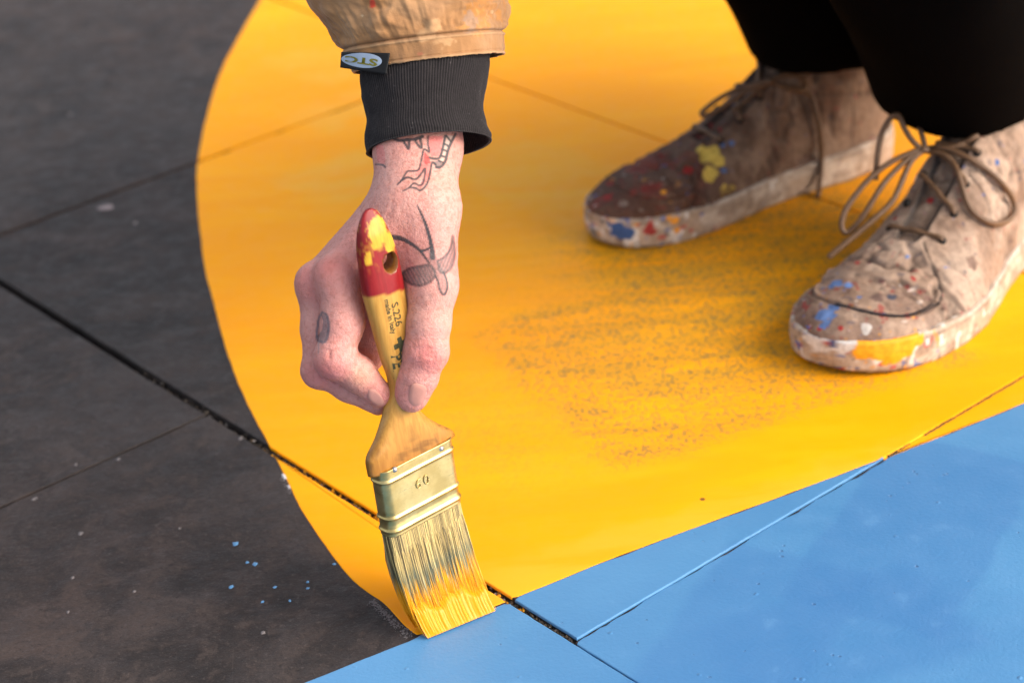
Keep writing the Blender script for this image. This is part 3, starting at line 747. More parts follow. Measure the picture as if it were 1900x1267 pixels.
for i in range(NB):
    u = rng.random(); v = 1-2*rng.random()**1.0; shell = rng.random() < .55
    if shell: v = (1 if rng.random() < .72 else -1)*(.80+.22*rng.random())
    jit = rng.normal(size=3)*np.array([.0011, .0011, .0])+np.array([.55, .35, 0])*(vnoise(np.array([[u*26, v*2, 0]]), 1, 3)[0]-.5)*.006; p = bristle_path(u, v, jit, 1.0 if rng.random() < .12 else .76+.10*rng.random())
    p[2:-1] += rng.normal(size=3)*.0004
    base = blond*(.65+.7*rng.random()) if rng.random() < .72 else (brown*(.7+.6*rng.random()))
    tl = .60+.10*sin(u*31)*.4+.08*(vnoise(np.array([[u*7, 0, 0]]), 1, 6)[0]-.5)*2+.05*rng.normal()
    t0 = .26+.16*rng.random()
    cols = []
    for t in np.linspace(0, 1, 9):
        ys_k = np.array([.92, .42, .002]); g = sstep(t0, tl-.02, t)*.85*(1 if rng.random() < .9 else .4); c = base*(1-g)+teal*(.7+.8*rng.random())*g  # strand yellow lightened to offset the strands' own shade
        y_ = sstep(tl, tl+.07, t); cols.append(c*(1-y_)+ys_k*y_)
    r0 = .00013+.00010*rng.random(); rad = r0*np.interp(np.linspace(0, 1, 9), [0, .6, .8, 1], [1, 1.1, .5, .3])
    mb.add(tube(p, rad, 4, False), np.repeat(np.array(cols), 4, 0))
bo = bchild(link('bristles', mb.mesh(), BRIST, brush)); bo['kind'] = 'stuff'
# the wet, paint-loaded end of the bristles
nu, nt_ = 120, 40; V = []; Cw = []
for side in (1, -1):
    for i in range(nu):
        u = i/(nu-1); start = .625+.05*sin(u*31)*.3+.09*(vnoise(np.array([[u*9, 1.0, 0]]), 1, 6)[0]-.5)*2+.03*(rng.random()-.5)
        p = bristle_path(u, side*1.0, np.zeros(3)); tt = np.linspace(0, 1, 9)
        rid = (vnoise(np.array([[u*34, side, 0]]), 1, 12)[0]-.5)*.0019+(vnoise(np.array([[u*80, side, 0]]), 1, 13)[0]-.5)*.0008
        for j in range(nt_):
            t = start+(1-start)*j/(nt_-1)
            q = np.array([np.interp(t, tt, p[:, k]) for k in range(3)])
            lift = sstep(0, .35, j/(nt_-1))*.0036-.0012+rid*.7*sstep(0, .25, j/(nt_-1))*sstep(1.08, .8, j/(nt_-1))
            V.append(q+Nb*side*lift); Cw.append(yl*(.94+.12*rng.random()))
V = np.array(V); F = [tuple(q) for q in gridfaces(nu, nt_)]+[tuple(q) for q in gridfaces(nu, nt_, off=nu*nt_)]
bchild(link('wet_bristle_tip', mesh(V, F, np.array(Cw)), WET, brush))

# ------------------------------------------------------------------ person
person = empty('person', (.34, 1.70, 0)); tag(person, 'person crouching in tan jacket, black trousers and splattered shoes, painting with tattooed right hand', 'person')
pinv = Matrix.Translation(-person.location)
def pchild(o): o.matrix_parent_inverse = pinv; return o

# ---- hand and forearm: millimetre field in the plane of the picture (x right, y up, w towards the camera)
D0, KP = 1.29, FPX/1.29/1000
def HP(px, py, w_): return np.array([(px-700)/KP, (500-py)/KP, w_])
def hand_world(V):
    px = 700+V[:, 0]*KP; py = 500-V[:, 1]*KP; dep = D0-V[:, 2]/1000
    return C0+(Fv+((px-CX)[:, None]*Rv-(py-CY)[:, None]*Uv)/FPX)*dep[:, None]
sd = SDF(HP(520, 790, -105), HP(895, 110, 34), .75)
palm = sd.new()
def cn(F, a, b, ra, rb, k=4): sd.cone(F, HP(*a), HP(*b), ra, rb, k)
# forearm and wrist
cn(palm, (765, 380, -14), (760, 273, -40), 19.5, 20.5, 4); cn(palm, (787, 380, -15), (790, 273, -41), 20.5, 21, 10)
cn(palm, (760, 273, -40), (765, 50, -92), 20.5, 22, 6); cn(palm, (790, 273, -41), (795, 50, -93), 21, 22, 10)
cn(palm, (752, 372, -18), (757, 290, -38), 18, 18, 10)
# back of the hand
cn(palm, (752, 385, -14), (622, 512, -10), 17, 12.0, 10)      # index metacarpal
cn(palm, (735, 385, -26), (592, 528, -27), 17, 13.0, 10)      # middle
cn(palm, (740, 390, -40), (596, 548, -46), 15, 12, 10); cn(palm, (748, 400, -52), (612, 570, -62), 14, 11, 10)
cn(palm, (735, 430, -32), (690, 560, -36), 20, 15, 12); cn(palm, (690, 560, -38), (684, 630, -40), 15, 11, 8)        # palm body
cn(palm, (798, 390, -14), (803, 530, -6), 18.0, 14.6, 10)     # thumb metacarpal
cn(palm, (770, 440, -18), (745, 540, -20), 16, 11, 12)        # web
sd.ell(palm, HP(618, 508, -5), (10.5, 11, 10), 6)
sd.ell(palm, HP(580, 523, -20), (10, 11, 10), 6)
fing = sd.new()
def finger(pts, rs, k=3.2):
    Fz = sd.new()
    for (a, b), (ra, rb) in zip(zip(pts[:-1], pts[1:]), zip(rs[:-1], rs[1:])): cn(Fz, a, b, ra, rb, k)
    return Fz
index = finger([(628, 515, -7), (634, 600, -8), (622, 664, -6), (664, 694, -14), (703, 731, -22)], [12.5, 13.0, 11.6, 11.0, 8.4], 4)
sd.ell(index, HP(618, 667, -6), (11.4, 11.4, 11), 6)
sd.ell(index, HP(643, 590, -11), (10, 16, 11), 5)
middle = finger([(590, 530, -26), (594, 610, -27), (594, 684, -26), (648, 716, -32), (702, 748, -34)], [12, 11.6, 10.6, 9.6, 7.4], 4)
sd.ell(middle, HP(591, 690, -26), (10.4, 10, 10), 4)
ring = finger([(600, 555, -48), (606, 630, -50), (612, 690, -50), (662, 690, -50), (712, 640, -46)], [11, 10.6, 10, 9, 7.4], 4)
pink = finger([(616, 575, -64), (624, 630, -68), (634, 672, -68), (678, 655, -62), (716, 610, -54)], [9.5, 9, 8.6, 7.8, 6.6], 4)
thumb = finger([(803, 530, -6), (795, 600, -7), (788, 652, -9), (776, 698, -13), (765, 733, -17)], [14.6, 13.2, 12.8, 11.8, 9.4], 5)
sd.ell(thumb, HP(794, 652, -8), (12.0, 11.5, 12), 6)
sd.ell(thumb, HP(764, 726, -14), (9.6, 12, 8.5), 5)
# creases
G_ = lambda Fz, pts, w_, d: sd.bump(Fz, [HP(*p) for p in pts], w_, d)
G_(index, [(668, 632, 4), (650, 644, 7), (634, 652, 6)], 1.3, .9); G_(index, [(684, 666, -3), (668, 682, -1), (655, 702, -4)], 1.0, 1.0); G_(index, [(676, 658, -2), (658, 676, 0), (646, 694, -3)], .8, .8)
G_(index, [(670, 600, 0), (660, 606, 3), (650, 604, 6)], 1.2, .5)
for dy in (0, 6, 12): G_(index, [(598, 650+dy, 2), (612, 652+dy, 6), (628, 650+dy, 6)], .95, .55)
for dy in (0, 5, 10, 16): G_(thumb, [(776, 648+dy, 5), (792, 644+dy, 6), (806, 648+dy, 4)], .95, .70)
G_(thumb, [(762, 640, 4), (772, 660, 6), (770, 690, 4)], 2.0, .3)
G_(thumb, [(808, 698, -2), (792, 706, -1), (774, 706, -2)], .8, .5)
G_(thumb, [(757, 735, -9), (763, 715, -6), (773, 709, -5), (787, 712, -6), (794, 722, -8), (789, 738, -10)], 1.1, .6)
fing = index
for q in (middle, ring, pink, thumb): fing = smin(fing, q, .9)
H = smin(palm, fing, 7.0)
# soft tendon relief on the back of the hand
for pts, wd, dp in (([(735, 400, 6), (690, 450, 5), (640, 495, 5)], 4.0, -.5), ([(800, 330, 3), (805, 420, 4), (802, 500, 9)], 4.5, -.5), ([(640, 545, 4), (600, 560, 2), (575, 548, -8)], 3, .30), ([(592, 560, -6), (588, 620, -8), (590, 660, -8)], 2.6, 1.0), ([(840, 470, -8), (838, 500, -8)], 4, -.6), ([(735, 330, -10), (728, 370, 0), (700, 420, 6), (668, 455, 6)], 2.2, -.45), ([(770, 350, 0), (778, 400, 4), (772, 450, 3)], 2.0, -.40), ([(700, 300, -34), (712, 330, -26), (725, 350, -16)], 1.6, .4), ([(705, 350, -24), (730, 372, -6), (760, 378, 2)], 1.4, .35), ([(705, 362, -22), (735, 386, -2)], 1.2, .3)):
    G_(H, pts, wd, dp)
V, Q = sd.surface(H); del H, palm, fing, index, middle, ring, pink, thumb
hv = V.copy(); N = vnormals(V, Q)
V = V+N*((fbm(V, .35, 3, 2)-.5)*.42+(fbm(V*np.array([1, 2.6, 1]), .9, 8, 2)-.5)*.20)[:, None]
hw_ = hand_world(V)
px = 700+V[:, 0]*KP; py = 500-V[:, 1]*KP
front = sstep(.0, .25, N[:, 2])
# skin pigment
base = np.tile(np.array([.60, .285, .240]), (len(V), 1))
def tint(c, r, colr, k):
    global base
    f = (k*np.exp(-(np.linalg.norm(V-HP(*c), axis=1)/r)**2))[:, None]; base = base*(1-f)+np.array(colr)*f
pinkc = (.58, .15, .14)
for c_, r_, k_ in (((605, 690, 2), 12, .55), ((795, 655, 4), 12, .75), ((610, 500, 4), 12, .4), ((575, 520, -14), 12, .5), ((700, 735, -18), 9, .5), ((765, 735, -10), 9, .35), ((590, 700, -18), 14, .5), ((700, 470, 0), 25, .3), ((640, 700, -6), 12, .4), ((830, 500, -5), 14, .35)): tint(c_, r_, pinkc, k_)
for c_, r_, k_ in (((800, 320, 0), 30, .5), ((840, 600, 0), 20, .25), ((800, 560, 8), 20, .3)): tint(c_, r_, (.70, .42, .33), k_)
tint((668, 700, -4), 8, (.66, .36, .20), .5)
fk = sstep(.66, .74, vnoise(V, .55, 31))*.30; base = base*(1-fk[:, None])+np.array([.40, .13, .09])*fk[:, None]
fk = sstep(.72, .80, vnoise(V, 1.0, 37))*.40*sstep(560, 300, py); base = base*(1-fk[:, None])+np.array([.33, .10, .07])*fk[:, None]
# tattoos
sel = np.where((front > .02) & (V[:, 2] > -60))[0]; TP = np.c_[px[sel], py[sel]]
ink = np.array([.045, .045, .05])
def pline(pts, w0, w1, colr=ink, alpha=.85, smooth=True):
    w0 *= 1.55; w1 *= 1.55; alpha = min(.95, alpha*1.12)
    P = catmull(pts, 10) if smooth and len(pts) > 2 else np.array(resample(pts, 1.0))
    d = np.full(len(TP), 1e9); ww = np.linspace(w0, w1, len(P))
    lo, hi = P.min(0)-12, P.max(0)+12; mm = np.where(((TP > lo) & (TP < hi)).all(1))[0]
    if not len(mm): return
    A = np.full(len(mm), 0.0)
    for q, w_ in zip(resample(np.c_[P, ww], .8), np.zeros(100000)):
        dd = np.hypot(TP[mm, 0]-q[0], TP[mm, 1]-q[1]); A = np.maximum(A, sstep(q[2]+.9, q[2]-.9, dd))
    f = (A*alpha*sstep(0, .3, front[sel[mm]]))[:, None]; i = sel[mm]; base[i] = base[i]*(1-f)+colr*f
def pfill(pts, colr, alpha, hatch=None):
    P = np.array(pts, float); x, y = TP[:, 0], TP[:, 1]; ins = np.zeros(len(TP), bool)
    for a, b in zip(P, np.roll(P, -1, 0)):
        c_ = ((a[1] > y) != (b[1] > y)); xi = (b[0]-a[0])*(y-a[1])/(b[1]-a[1]+1e-9)+a[0]; ins ^= c_ & (x < xi)
    al = np.full(len(TP), alpha)
    if hatch is not None: al = alpha*(.80+.20*np.sin((x*hatch[0]+y*hatch[1])))
    i = sel[ins]; f = al[ins][:, None]; base[i] = base[i]*(1-f)+np.array(colr)*f
# swallow
wl = [(746, 507), (760, 498), (778, 494), (796, 492), (806, 500), (807, 513), (797, 524), (780, 530), (763, 527), (750, 518)]; wg = [(812, 484), (826, 475), (836, 460), (840, 438), (844, 470), (839, 494), (827, 506), (816, 504)]
pfill(wl, (.10, .09, .09), .85, (.9, -.5)); pfill(wg, (.10, .09, .09), .78, (1.0, .4))
pline(wl+[wl[0]], 1.5, 1.5, alpha=.6); pline(wg+[wg[0]], 1.4, 1.4, alpha=.6)
pline([(774, 381), (785, 405), (794, 430), (801, 458), (803, 478)], .8, 3.2); pline([(776, 386), (790, 415), (799, 447)], .8, 1.5)
pline([(727, 440), (745, 443), (762, 452), (780, 466), (796, 488)], 3.2, 1.2); pline([(781, 466), (792, 463), (800, 458)], 1.6, 1.2)
pline([(808, 512), (813, 524), (816, 538), (824, 547), (830, 534), (828, 518), (822, 504)], 1.2, 1.1)
pfill([(793, 462), (806, 468), (818, 492), (829, 518), (830, 534), (824, 546), (816, 538), (812, 520), (800, 500)], (.10, .09, .09), .45)
# open mouth with fangs and a forked tongue
s_ = 180/1520
t_ = lambda pts: [(690+x*s_, 230+y*s_) for x, y in pts]
pfill(t_([(890, 200), (1110, 190), (1080, 430), (1040, 520), (930, 510), (890, 420)]), (.62, .13, .13), .6)
pfill(t_([(820, 420), (900, 520), (930, 640), (880, 860), (800, 980), (720, 1000), (800, 850), (830, 700), (720, 820), (660, 800), (760, 700), (800, 560)]), (.66, .10, .10), .45)
pfill(t_([(830, 430), (900, 540), (910, 620), (830, 640), (810, 560)]), (.75, .03, .03), .6)
pfill(t_([(1130, 200), (1270, 180), (1220, 340), (1170, 560), (1060, 600), (1060, 540), (1120, 400)]), (.55, .50, .42), .5)
pfill(t_([(740, 950), (800, 830), (820, 780), (800, 900), (760, 950)]), (.4, .4, .36), .5)
pfill(t_([(60, 330), (170, 330), (220, 560), (190, 640), (90, 600)]), (.66, .12, .12), .45)
pfill(t_([(970, 600), (1060, 560), (1090, 620), (1060, 690), (1000, 690)]), (.12, .12, .12), .7)
for pts, a, b in (([(330, 225), (430, 262), (560, 250), (680, 240), (790, 200)], 1.8, 2.0), ([(490, 270), (530, 330), (575, 390), (580, 270)], 1.5, 1.6), ([(680, 260), (720, 330), (775, 375), (760, 240)], 1.5, 1.6),
                  ([(880, 200), (880, 330), (900, 440), (830, 400), (800, 440), (770, 600), (730, 720), (640, 740), (560, 745), (510, 810), (460, 890), (400, 950)], 1.3, 1.0), ([(460, 890), (560, 840), (680, 870), (760, 800), (830, 700), (830, 800), (800, 930), (740, 965), (660, 930), (570, 1010), (490, 1050)], 1.4, .9),
                  ([(600, 1000), (680, 1005), (750, 1045), (830, 990), (890, 870), (920, 720), (945, 610), (1000, 640)], 1.2, 1.3), ([(900, 530), (960, 545), (1060, 530), (1110, 380), (1150, 190)], 1.5, 1.5),
                  ([(1310, 160), (1240, 300), (1190, 430), (1150, 590), (1070, 680), (1010, 680)], 1.6, 1.7), ([(1170, 190), (1230, 270)], 1.2, 1.2), ([(1130, 310), (1200, 350)], 1.2, 1.2), ([(1100, 400), (1180, 430)], 1.2, 1.2), ([(1070, 500), (1150, 520)], 1.2, 1.2), ([(1050, 580), (1120, 610)], 1.2, 1.2), ([(60, 635), (170, 645), (210, 680)], 1.1, 1.1)):
    pline(t_(pts), a, b, alpha=.82)
# small mark on the index finger
pfill([(596, 584), (608, 586), (611, 612), (604, 632), (594, 634), (588, 625), (598, 612), (600, 596)], (.10, .11, .13), .62)
pline([(598, 580), (607, 586), (610, 610), (604, 633), (592, 633), (588, 624), (590, 600), (593, 588), (598, 580)], 1.5, 1.5, np.array([.10, .10, .12]), .7)
pline([(591, 636), (591, 655)], 1.2, .6, np.array([.2, .17, .17]), .5)
# arm above, shoulder, torso, head, legs: one continuous coarse body kept under the clothes
hand_faces = Q
sb = SDF((-250, 1050, 20), (700, 2060, 1080), 11.0)
Bf = sb.new()
mm = lambda p: np.array(p, float)*1000
wrist3 = D(780, 110, 1.29+.080); elbow = np.array([-.045, 1.41, .475]); shR = np.array([.05, 1.60, .66]); shL = np.array([.38, 1.38, .68]); chest = np.array([.24, 1.55, .60]); pel = np.array([.46, 1.82, .27]); neck = np.array([.14, 1.42, .78]); headc = np.array([.06, 1.34, .88])
kneeR = np.array([.17, 1.60, .46]); kneeL = np.array([.27, 1.40, .46]); ankR = np.array([.288, 1.768, .08]); ankL = np.array([.405, 1.625, .08]); hipR = np.array([.42, 1.90, .28]); hipL = np.array([.52, 1.76, .28])
for a, b, ra, rb in ((wrist3, elbow, 24, 30), (elbow, shR, 30, 45), (shR, chest, 60, 110), (shL, chest, 60, 110), (chest, pel, 105, 120), (chest, neck, 90, 55), (neck, headc, 52, 70), (hipR, kneeR, 80, 58), (hipL, kneeL, 80, 58), (kneeR, ankR+np.array([0, 0, .10]), 50, 32), (kneeL, ankL+np.array([0, 0, .10]), 50, 32), (ankR+np.array([0, 0, .10]), ankR, 32, 30), (ankL+np.array([0, 0, .10]), ankL, 32, 30), (shL, np.array([.42, 1.22, .50]), 50, 40), (np.array([.42, 1.22, .50]), np.array([.30, 1.30, .53]), 40, 30)):
    sb.cone(Bf, mm(a), mm(b), ra, rb, 25)
sb.ell(Bf, mm(headc+np.array([-.02, -.02, .05])), (76, 92, 115), 20)
bV, bQ = sb.surface(Bf); bV = bV/1000
body_V = np.vstack([hw_, bV]); body_Q = np.vstack([hand_faces, bQ+len(hw_)])
body_C = np.vstack([base, np.tile([.60, .31, .245], (len(bV), 1))])
bme = quadmesh(body_V, body_Q, body_C)
body = pchild(link('body', bme, SKIN, person))
# fingernails
fdh = front_depth(hw_, 3.0)
def nail(outline, lift=.0004, bulge=.0011):
    P = np.array(outline, float); c_ = P.mean(0); V = []; rings = (1.0, .8, .5, .0); n = 28
    O = catmull(P, 28//len(P)+1, True)[:]; n = len(O)
    for k in rings[:-1]:
        for q in O: V.append(tuple(c_+(q-c_)*k))
    V.append(tuple(c_))
    pts = [tuple(q) for q in V]; dep = np.array([fdh(*q) or np.nan for q in pts]); dep = np.where(np.isnan(dep), np.nanmean(dep), dep)
    A = np.c_[np.ones(len(pts)), np.array(pts)-c_, (np.array(pts)-c_)**2]; co = np.linalg.lstsq(A, dep, rcond=None)[0]; dep = A@co
    kk = np.r_[np.repeat(rings[:-1], n), 0.0]
    W_ = [D(x, y, d-lift-bulge*.5*(1-k_**2)+(.0006 if k_ > .9 else 0)) for (x, y), d, k_ in zip(pts, dep, kk)]
    F = []
    for r_ in range(2): F += [tuple(q) for q in gridfaces(2, n, True)+r_*n]
    F += [(2*n+i, 2*n+(i+1) % n, 3*n) for i in range(n)]
    return mesh(W_, F, recalc=True)
link('fingernail', nail([(763, 715), (773, 711), (786, 714), (792, 722), (787, 738), (779, 751), (768, 753), (760, 747), (758, 735)]), NAIL, body)
link('fingernail', nail([(684, 723), (692, 722), (703, 729), (711, 741), (711, 750), (703, 752), (692, 747), (684, 738)], .0002, .0006), NAIL, body)

# ---- jacket sleeve, knitted cuff
D1 = 1.30
def armloft(rows, nphi, mat_w=None):
    """rows: (cx, cy, halfwidth px, slope, tilt px, w mm, rd mm) from the hem upwards"""
    V = np.zeros((len(rows), nphi, 3)); ph = np.arange(nphi)*2*pi/nphi
    for i, (cx, cy, hw, sl, ti, w_, rd) in enumerate(rows):
        x = cx+hw*np.cos(ph); wz = w_+rd*np.sin(ph); y = cy+sl*hw*np.cos(ph)-ti*np.sin(ph)
        for j in range(nphi): V[i, j] = (x[j], y[j], wz[j])
    return V
def loft_world(V):
    P = V.reshape(-1, 3); dep = D1-P[:, 2]/1000
    return C0+(Fv+((P[:, 0]-CX)[:, None]*Rv-(P[:, 1]-CY)[:, None]*Uv)/FPX)*dep[:, None]
def interp_rows(keys, n):
    k = np.array(keys, float); t = np.linspace(0, 1, len(k)); tt = np.linspace(0, 1, n)
    cat = catmull(k, 40); return cat[np.linspace(0, len(cat)-1, n).astype(int)]
def rib_loft(keys, n, nphi, disp): pass
# cuff
ck = [(795, 273, 113, -.10, 26, -34, 34), (794, 262, 114.5, -.10, 26, -36, 35), (790, 243, 111, -.11, 25, -39, 34), (789, 212, 106, -.115, 24, -44, 33), (789, 180, 112, -.12, 22, -50, 34.5), (790, 140, 120, -.125, 20, -58, 37), (790, 100, 122, -.12, 20, -66, 38)]
rows = interp_rows(ck, 90); nphi = 720
Vc = armloft(rows, nphi); phs = np.arange(nphi)*2*pi/nphi
ribs = .30*np.sin(phs*140)
cen = np.array([[r[0], r[1], r[5]] for r in rows])
dirx = np.cos(phs)[None, :]; diry = np.sin(phs)[None, :]
fade = sstep(0, .03, np.linspace(0, 1, len(rows)))[:, None]
rowt = np.linspace(0, 1, len(rows))
Pn = np.stack([np.cos(phs)[None, :].repeat(len(rows), 0)*2, np.sin(phs)[None, :].repeat(len(rows), 0)*2, rowt[:, None].repeat(nphi, 1)*3], -1)
wob = (fbm(Pn, 1.2, 5, 3)-.5)*5.0*(.3+rowt[:, None])
dsp = ribs[None, :]*fade+wob+.8*np.exp(-((rowt-.02)/.03)**2)[:, None]
Vc[..., 0] += dirx*dsp*3.0; Vc[..., 2] += diry*dsp
sag = sstep(.5, .0, rowt)[:, None]*(np.exp(-((phs-.15)/.5)**2)[None, :]+np.exp(-((phs-2*pi-.15)/.5)**2)[None, :])
Vc[..., 0] += sag*2
outer = loft_world(Vc); inn = Vc.copy(); inn[..., 0] -= dirx*1.6*3; inn[..., 2] -= diry*1.6; inn[0, :, 1] -= 2; inner = loft_world(inn[::-1] if False else inn)
n_ = len(outer); Fo = gridfaces(len(rows), nphi, True); Fi = gridfaces(len(rows), nphi, True)[:, ::-1]+n_
j = np.arange(nphi); rim = np.stack([j, (j+1) % nphi, n_+(j+1) % nphi, n_+j], 1)[:, ::-1]
kc = np.tile([.026, .0215, .0222], (2*n_, 1)); kc *= (.75+.5*vnoise(np.vstack([outer, inner]), 900, 3))[:, None]
rs_ = (.84+.34*np.sin(phs*140))[None, :].repeat(len(rows), 0).ravel(); kc[:n_] *= rs_[:, None]  # rib valleys darkened in the colour, as shade between ribs
lint = sstep(.93, .97, vnoise(outer, 420, 8)); kc[:n_] = kc[:n_]*(1-lint[:, None]*.35)+lint[:, None]*.35*np.array([.25, .22, .22])
cuff = pchild(link('knit_cuff', quadmesh(np.vstack([outer, inner]), np.vstack([Fo, Fi, rim]), kc), KNIT, person))
# sleeve
sk = [(796, 118, 139, -.125, 8, -66, 45), (793, 112, 143, -.125, 8, -67, 46), (790, 96, 146, -.125, 8, -70, 47), (787, 84, 148, -.12, 8, -72, 48), (783, 68, 154, -.11, 8, -75, 51), (775, 40, 168, -.09, 8, -81, 57), (763, 0, 187, -.06, 8, -88, 63), (752, -60, 205, -.03, 8, -98, 68), (742, -140, 215, 0, 8, -114, 70), (735, -240, 215, 0, 10, -140, 70), (735, -380, 200, 0, 10, -185, 66), (760, -520, 190, 0, 10, -235, 64)]
kk = np.array(sk); seg = np.r_[0, np.cumsum(np.abs(np.diff(kk[:, 1])))]
ty = np.r_[np.linspace(0, 60, 70), np.linspace(61, 260, 110), np.linspace(265, seg[-1], 60)]
rows = np.stack([np.interp(ty, seg, kk[:, c_]) for c_ in range(7)], 1)
for c_ in (0, 2, 5, 6): rows[:, c_] = np.convolve(np.pad(rows[:, c_], 4, 'edge'), np.ones(9)/9, 'valid')
nphi = 420; phs = np.arange(nphi)*2*pi/nphi; Vs = armloft(rows, nphi); cyv = rows[:, 1]
hem = ty[:, None]
Pn = np.stack([np.cos(phs)[None, :].repeat(len(ty), 0)*3, np.sin(phs)[None, :].repeat(len(ty), 0)*3, (ty[:, None]/60).repeat(nphi, 1)], -1)
abv = sstep(42, 60, hem)
gath = (fbm(Pn*np.array([3.2, 3.2, .55]), 1.0, 2, 3)-.5)*6.0*abv*sstep(150, 55, hem)          # gathers falling from the hem seam
fold = (fbm(Pn*np.array([.7, .7, 1.0]), 1.0, 9, 4)-.5)*13*abv
crs = (np.abs(fbm(Pn*np.array([1.0, 1.0, 1.7]), .9, 14, 3)-.5)*-9)*abv
hemw = (fbm(Pn*np.array([2, 2, 1]), 1.1, 7, 3)-.5)*2.4*(1-abv)
seam = -1.5*np.exp(-((hem-43)/3.0)**2)+.8*np.exp(-((hem-37)/2.5)**2)-.5*np.exp(-((hem-6)/1.5)**2)+.5*np.exp(-((hem-52)/6)**2)+.5*np.exp(-((hem-2)/2.0)**2)
dsp = gath+fold+crs+hemw+seam
Vs[..., 0] += np.cos(phs)[None, :]*dsp*2.95; Vs[..., 2] += np.sin(phs)[None, :]*dsp
rag = (vnoise(np.stack([np.cos(phs)*40, np.sin(phs)*40, phs*0], -1), 1.0, 3)-.5)*2.5; Vs[0, :, 1] += rag
outer = loft_world(Vs); inn = Vs.copy(); inn[..., 0] -= np.cos(phs)[None, :]*1.8*3; inn[..., 2] -= np.sin(phs)[None, :]*1.8; inner = loft_world(inn); n_ = len(outer)
Fo = gridfaces(len(ty), nphi, True); Fi = Fo[:, ::-1]+n_; j = np.arange(nphi); rim = np.stack([j, (j+1) % nphi, n_+(j+1) % nphi, n_+j], 1)[:, ::-1]
tan_ = np.array([.37, .185, .075]); pale = np.array([.44, .25, .125]); dirty = np.array([.22, .115, .055])
AV = np.vstack([outer, inner]); n0 = fbm(AV, 45, 3, 4); cj = tan_+(pale-tan_)*sstep(.42, .70, n0)[:, None]*.7; cj = cj+(dirty-cj)*sstep(.56, .76, fbm(AV, 28, 8, 4))[:, None]*.7
def stain(c_, px_, py_, r_, colr, k_, ns=200, th_=.5):
    fx, fy, fz = project(AV[:n_]); d_ = np.hypot(fx-px_, (fy-py_))/r_; nz = fbm(AV[:n_], ns, int(px_) % 17, 3)
    f_ = k_*sstep(th_+.12, th_-.12, d_*.5+(nz-.5)*1.3)*(Vs[..., 2].ravel() > rows[:, 5].repeat(nphi)); c_[:n_] = c_[:n_]*(1-f_[:, None])+np.array(colr)*f_[:, None]
for a in ((690, 6, 6, (.60, .03, .02), .8), (838, 111, 4, (.62, .03, .02), .9), (672, 30, 3, (.7, .5, .3), .8), (913, 22, 4, (.7, .6, .4), .8), (900, 5, 34, (.50, .20, .035), .5), (880, 45, 26, (.62, .28, .08), .5), (870, 40, 18, (.30, .25, .22), .45), (800, 60, 30, (.60, .36, .18), .5), (765, 130, 16, (.58, .32, .12), .4), (780, 100, 6, (.55, .12, .08), .3)): stain(cj, *a)
ed = (np.exp(-((hem-37)/2.0)**2)+np.exp(-((hem-1)/2.5)**2)).repeat(nphi, 1).ravel(); cj[:n_] = cj[:n_]*(1-.45*ed[:, None])+np.array([.62, .38, .20])*.45*ed[:, None]
sd_ = np.exp(-((hem-43.5)/1.6)**2).repeat(nphi, 1).ravel(); cj[:n_] *= (1-.5*sd_)[:, None]
# rest of the jacket
jb = SDF((-300, 1000, 180), (760, 2100, 900), 11.0); Jf = jb.new()
elb2 = elbow; el_l = np.array([.42, 1.22, .50]); ha_l = np.array([.32, 1.29, .53])
for a, b, ra, rb in ((elbow, shR, 68, 85), (shR, chest, 80, 115), (shL, chest, 80, 115), (chest, pel+np.array([0, 0, .06]), 125, 140), (shL, el_l, 80, 62), (el_l, ha_l, 62, 48), (chest, neck, 120, 75)): jb.cone(Jf, mm(a), mm(b), ra, rb, 35)
jV, jQ = jb.surface(Jf); jV = jV/1000; jV += vnormals(jV, jQ)*((fbm(jV, 14, 5, 3)-.5)*.03)[:, None]
jacket = pchild(link('jacket', quadmesh(jV, jQ, np.tile(tan_, (len(jV), 1))), CANVAS, person))
sleeve = link('sleeve', quadmesh(AV, np.vstack([Fo, Fi, rim]), cj), CANVAS, jacket)
# woven label on the sleeve hem
fds = front_depth(outer, 5.0)
cor = [(633, 97), (724, 99), (717, 139), (631, 126)]                   # picture corners: top left, top right, bottom right, bottom left
dc = [fds(650, 101), fds(720, 100), fds(716, 137), fds(657, 128)]; dc[0] += .001; dc[3] += .001
dc = [d-.0022 for d in dc]
lu_px = np.linspace(0, 1, 13); ld = []
for u in lu_px:
    q = [fds(633+91*u, 99+(27+14*u)*v+2*u*(1-v)) for v in (.1, .35, .6, .85)]; q = [x for x in q if x]; ld.append(min(q) if q else np.nan)
ld = np.array(ld); okd = ~np.isnan(ld); cf = np.polyfit(lu_px[okd], ld[okd], 2); ld = np.minimum(np.polyval(cf, lu_px), np.where(okd, ld, 9))-.0016
def lab(u, v, lift=0.0):                                   # u, v in 0..1 from top left
    w4 = ((1-u)*(1-v), u*(1-v), u*v, (1-u)*v); p_ = sum(np.array(c_)*k_ for c_, k_ in zip(cor, w4)); d_ = np.interp(u, lu_px, ld)
    return D(p_[0], p_[1], d_-lift)
nu, nv = 24, 10; V = [lab(i/(nu-1), j/(nv-1)) for i in range(nu) for j in range(nv)]+[lab(i/(nu-1), j/(nv-1), -.0009) for i in range(nu) for j in range(nv)]
F = [tuple(q) for q in gridfaces(nu, nv)]+[tuple(q[::-1]) for q in gridfaces(nu, nv, off=nu*nv)]
bd = [i*nv for i in range(nu)]+[(nu-1)*nv+j for j in range(1, nv)]+[i*nv+nv-1 for i in range(nu-2, -1, -1)]+[j for j in range(nv-2, 0, -1)]
F += [(bd[i], bd[(i+1) % len(bd)], bd[(i+1) % len(bd)]+nu*nv, bd[i]+nu*nv) for i in range(len(bd))]
tagp = pchild(link('label_patch', mesh(V, F, recalc=True), BLACKTAG, person))
V = [lab(.435, .43, .0005)]; n = 48
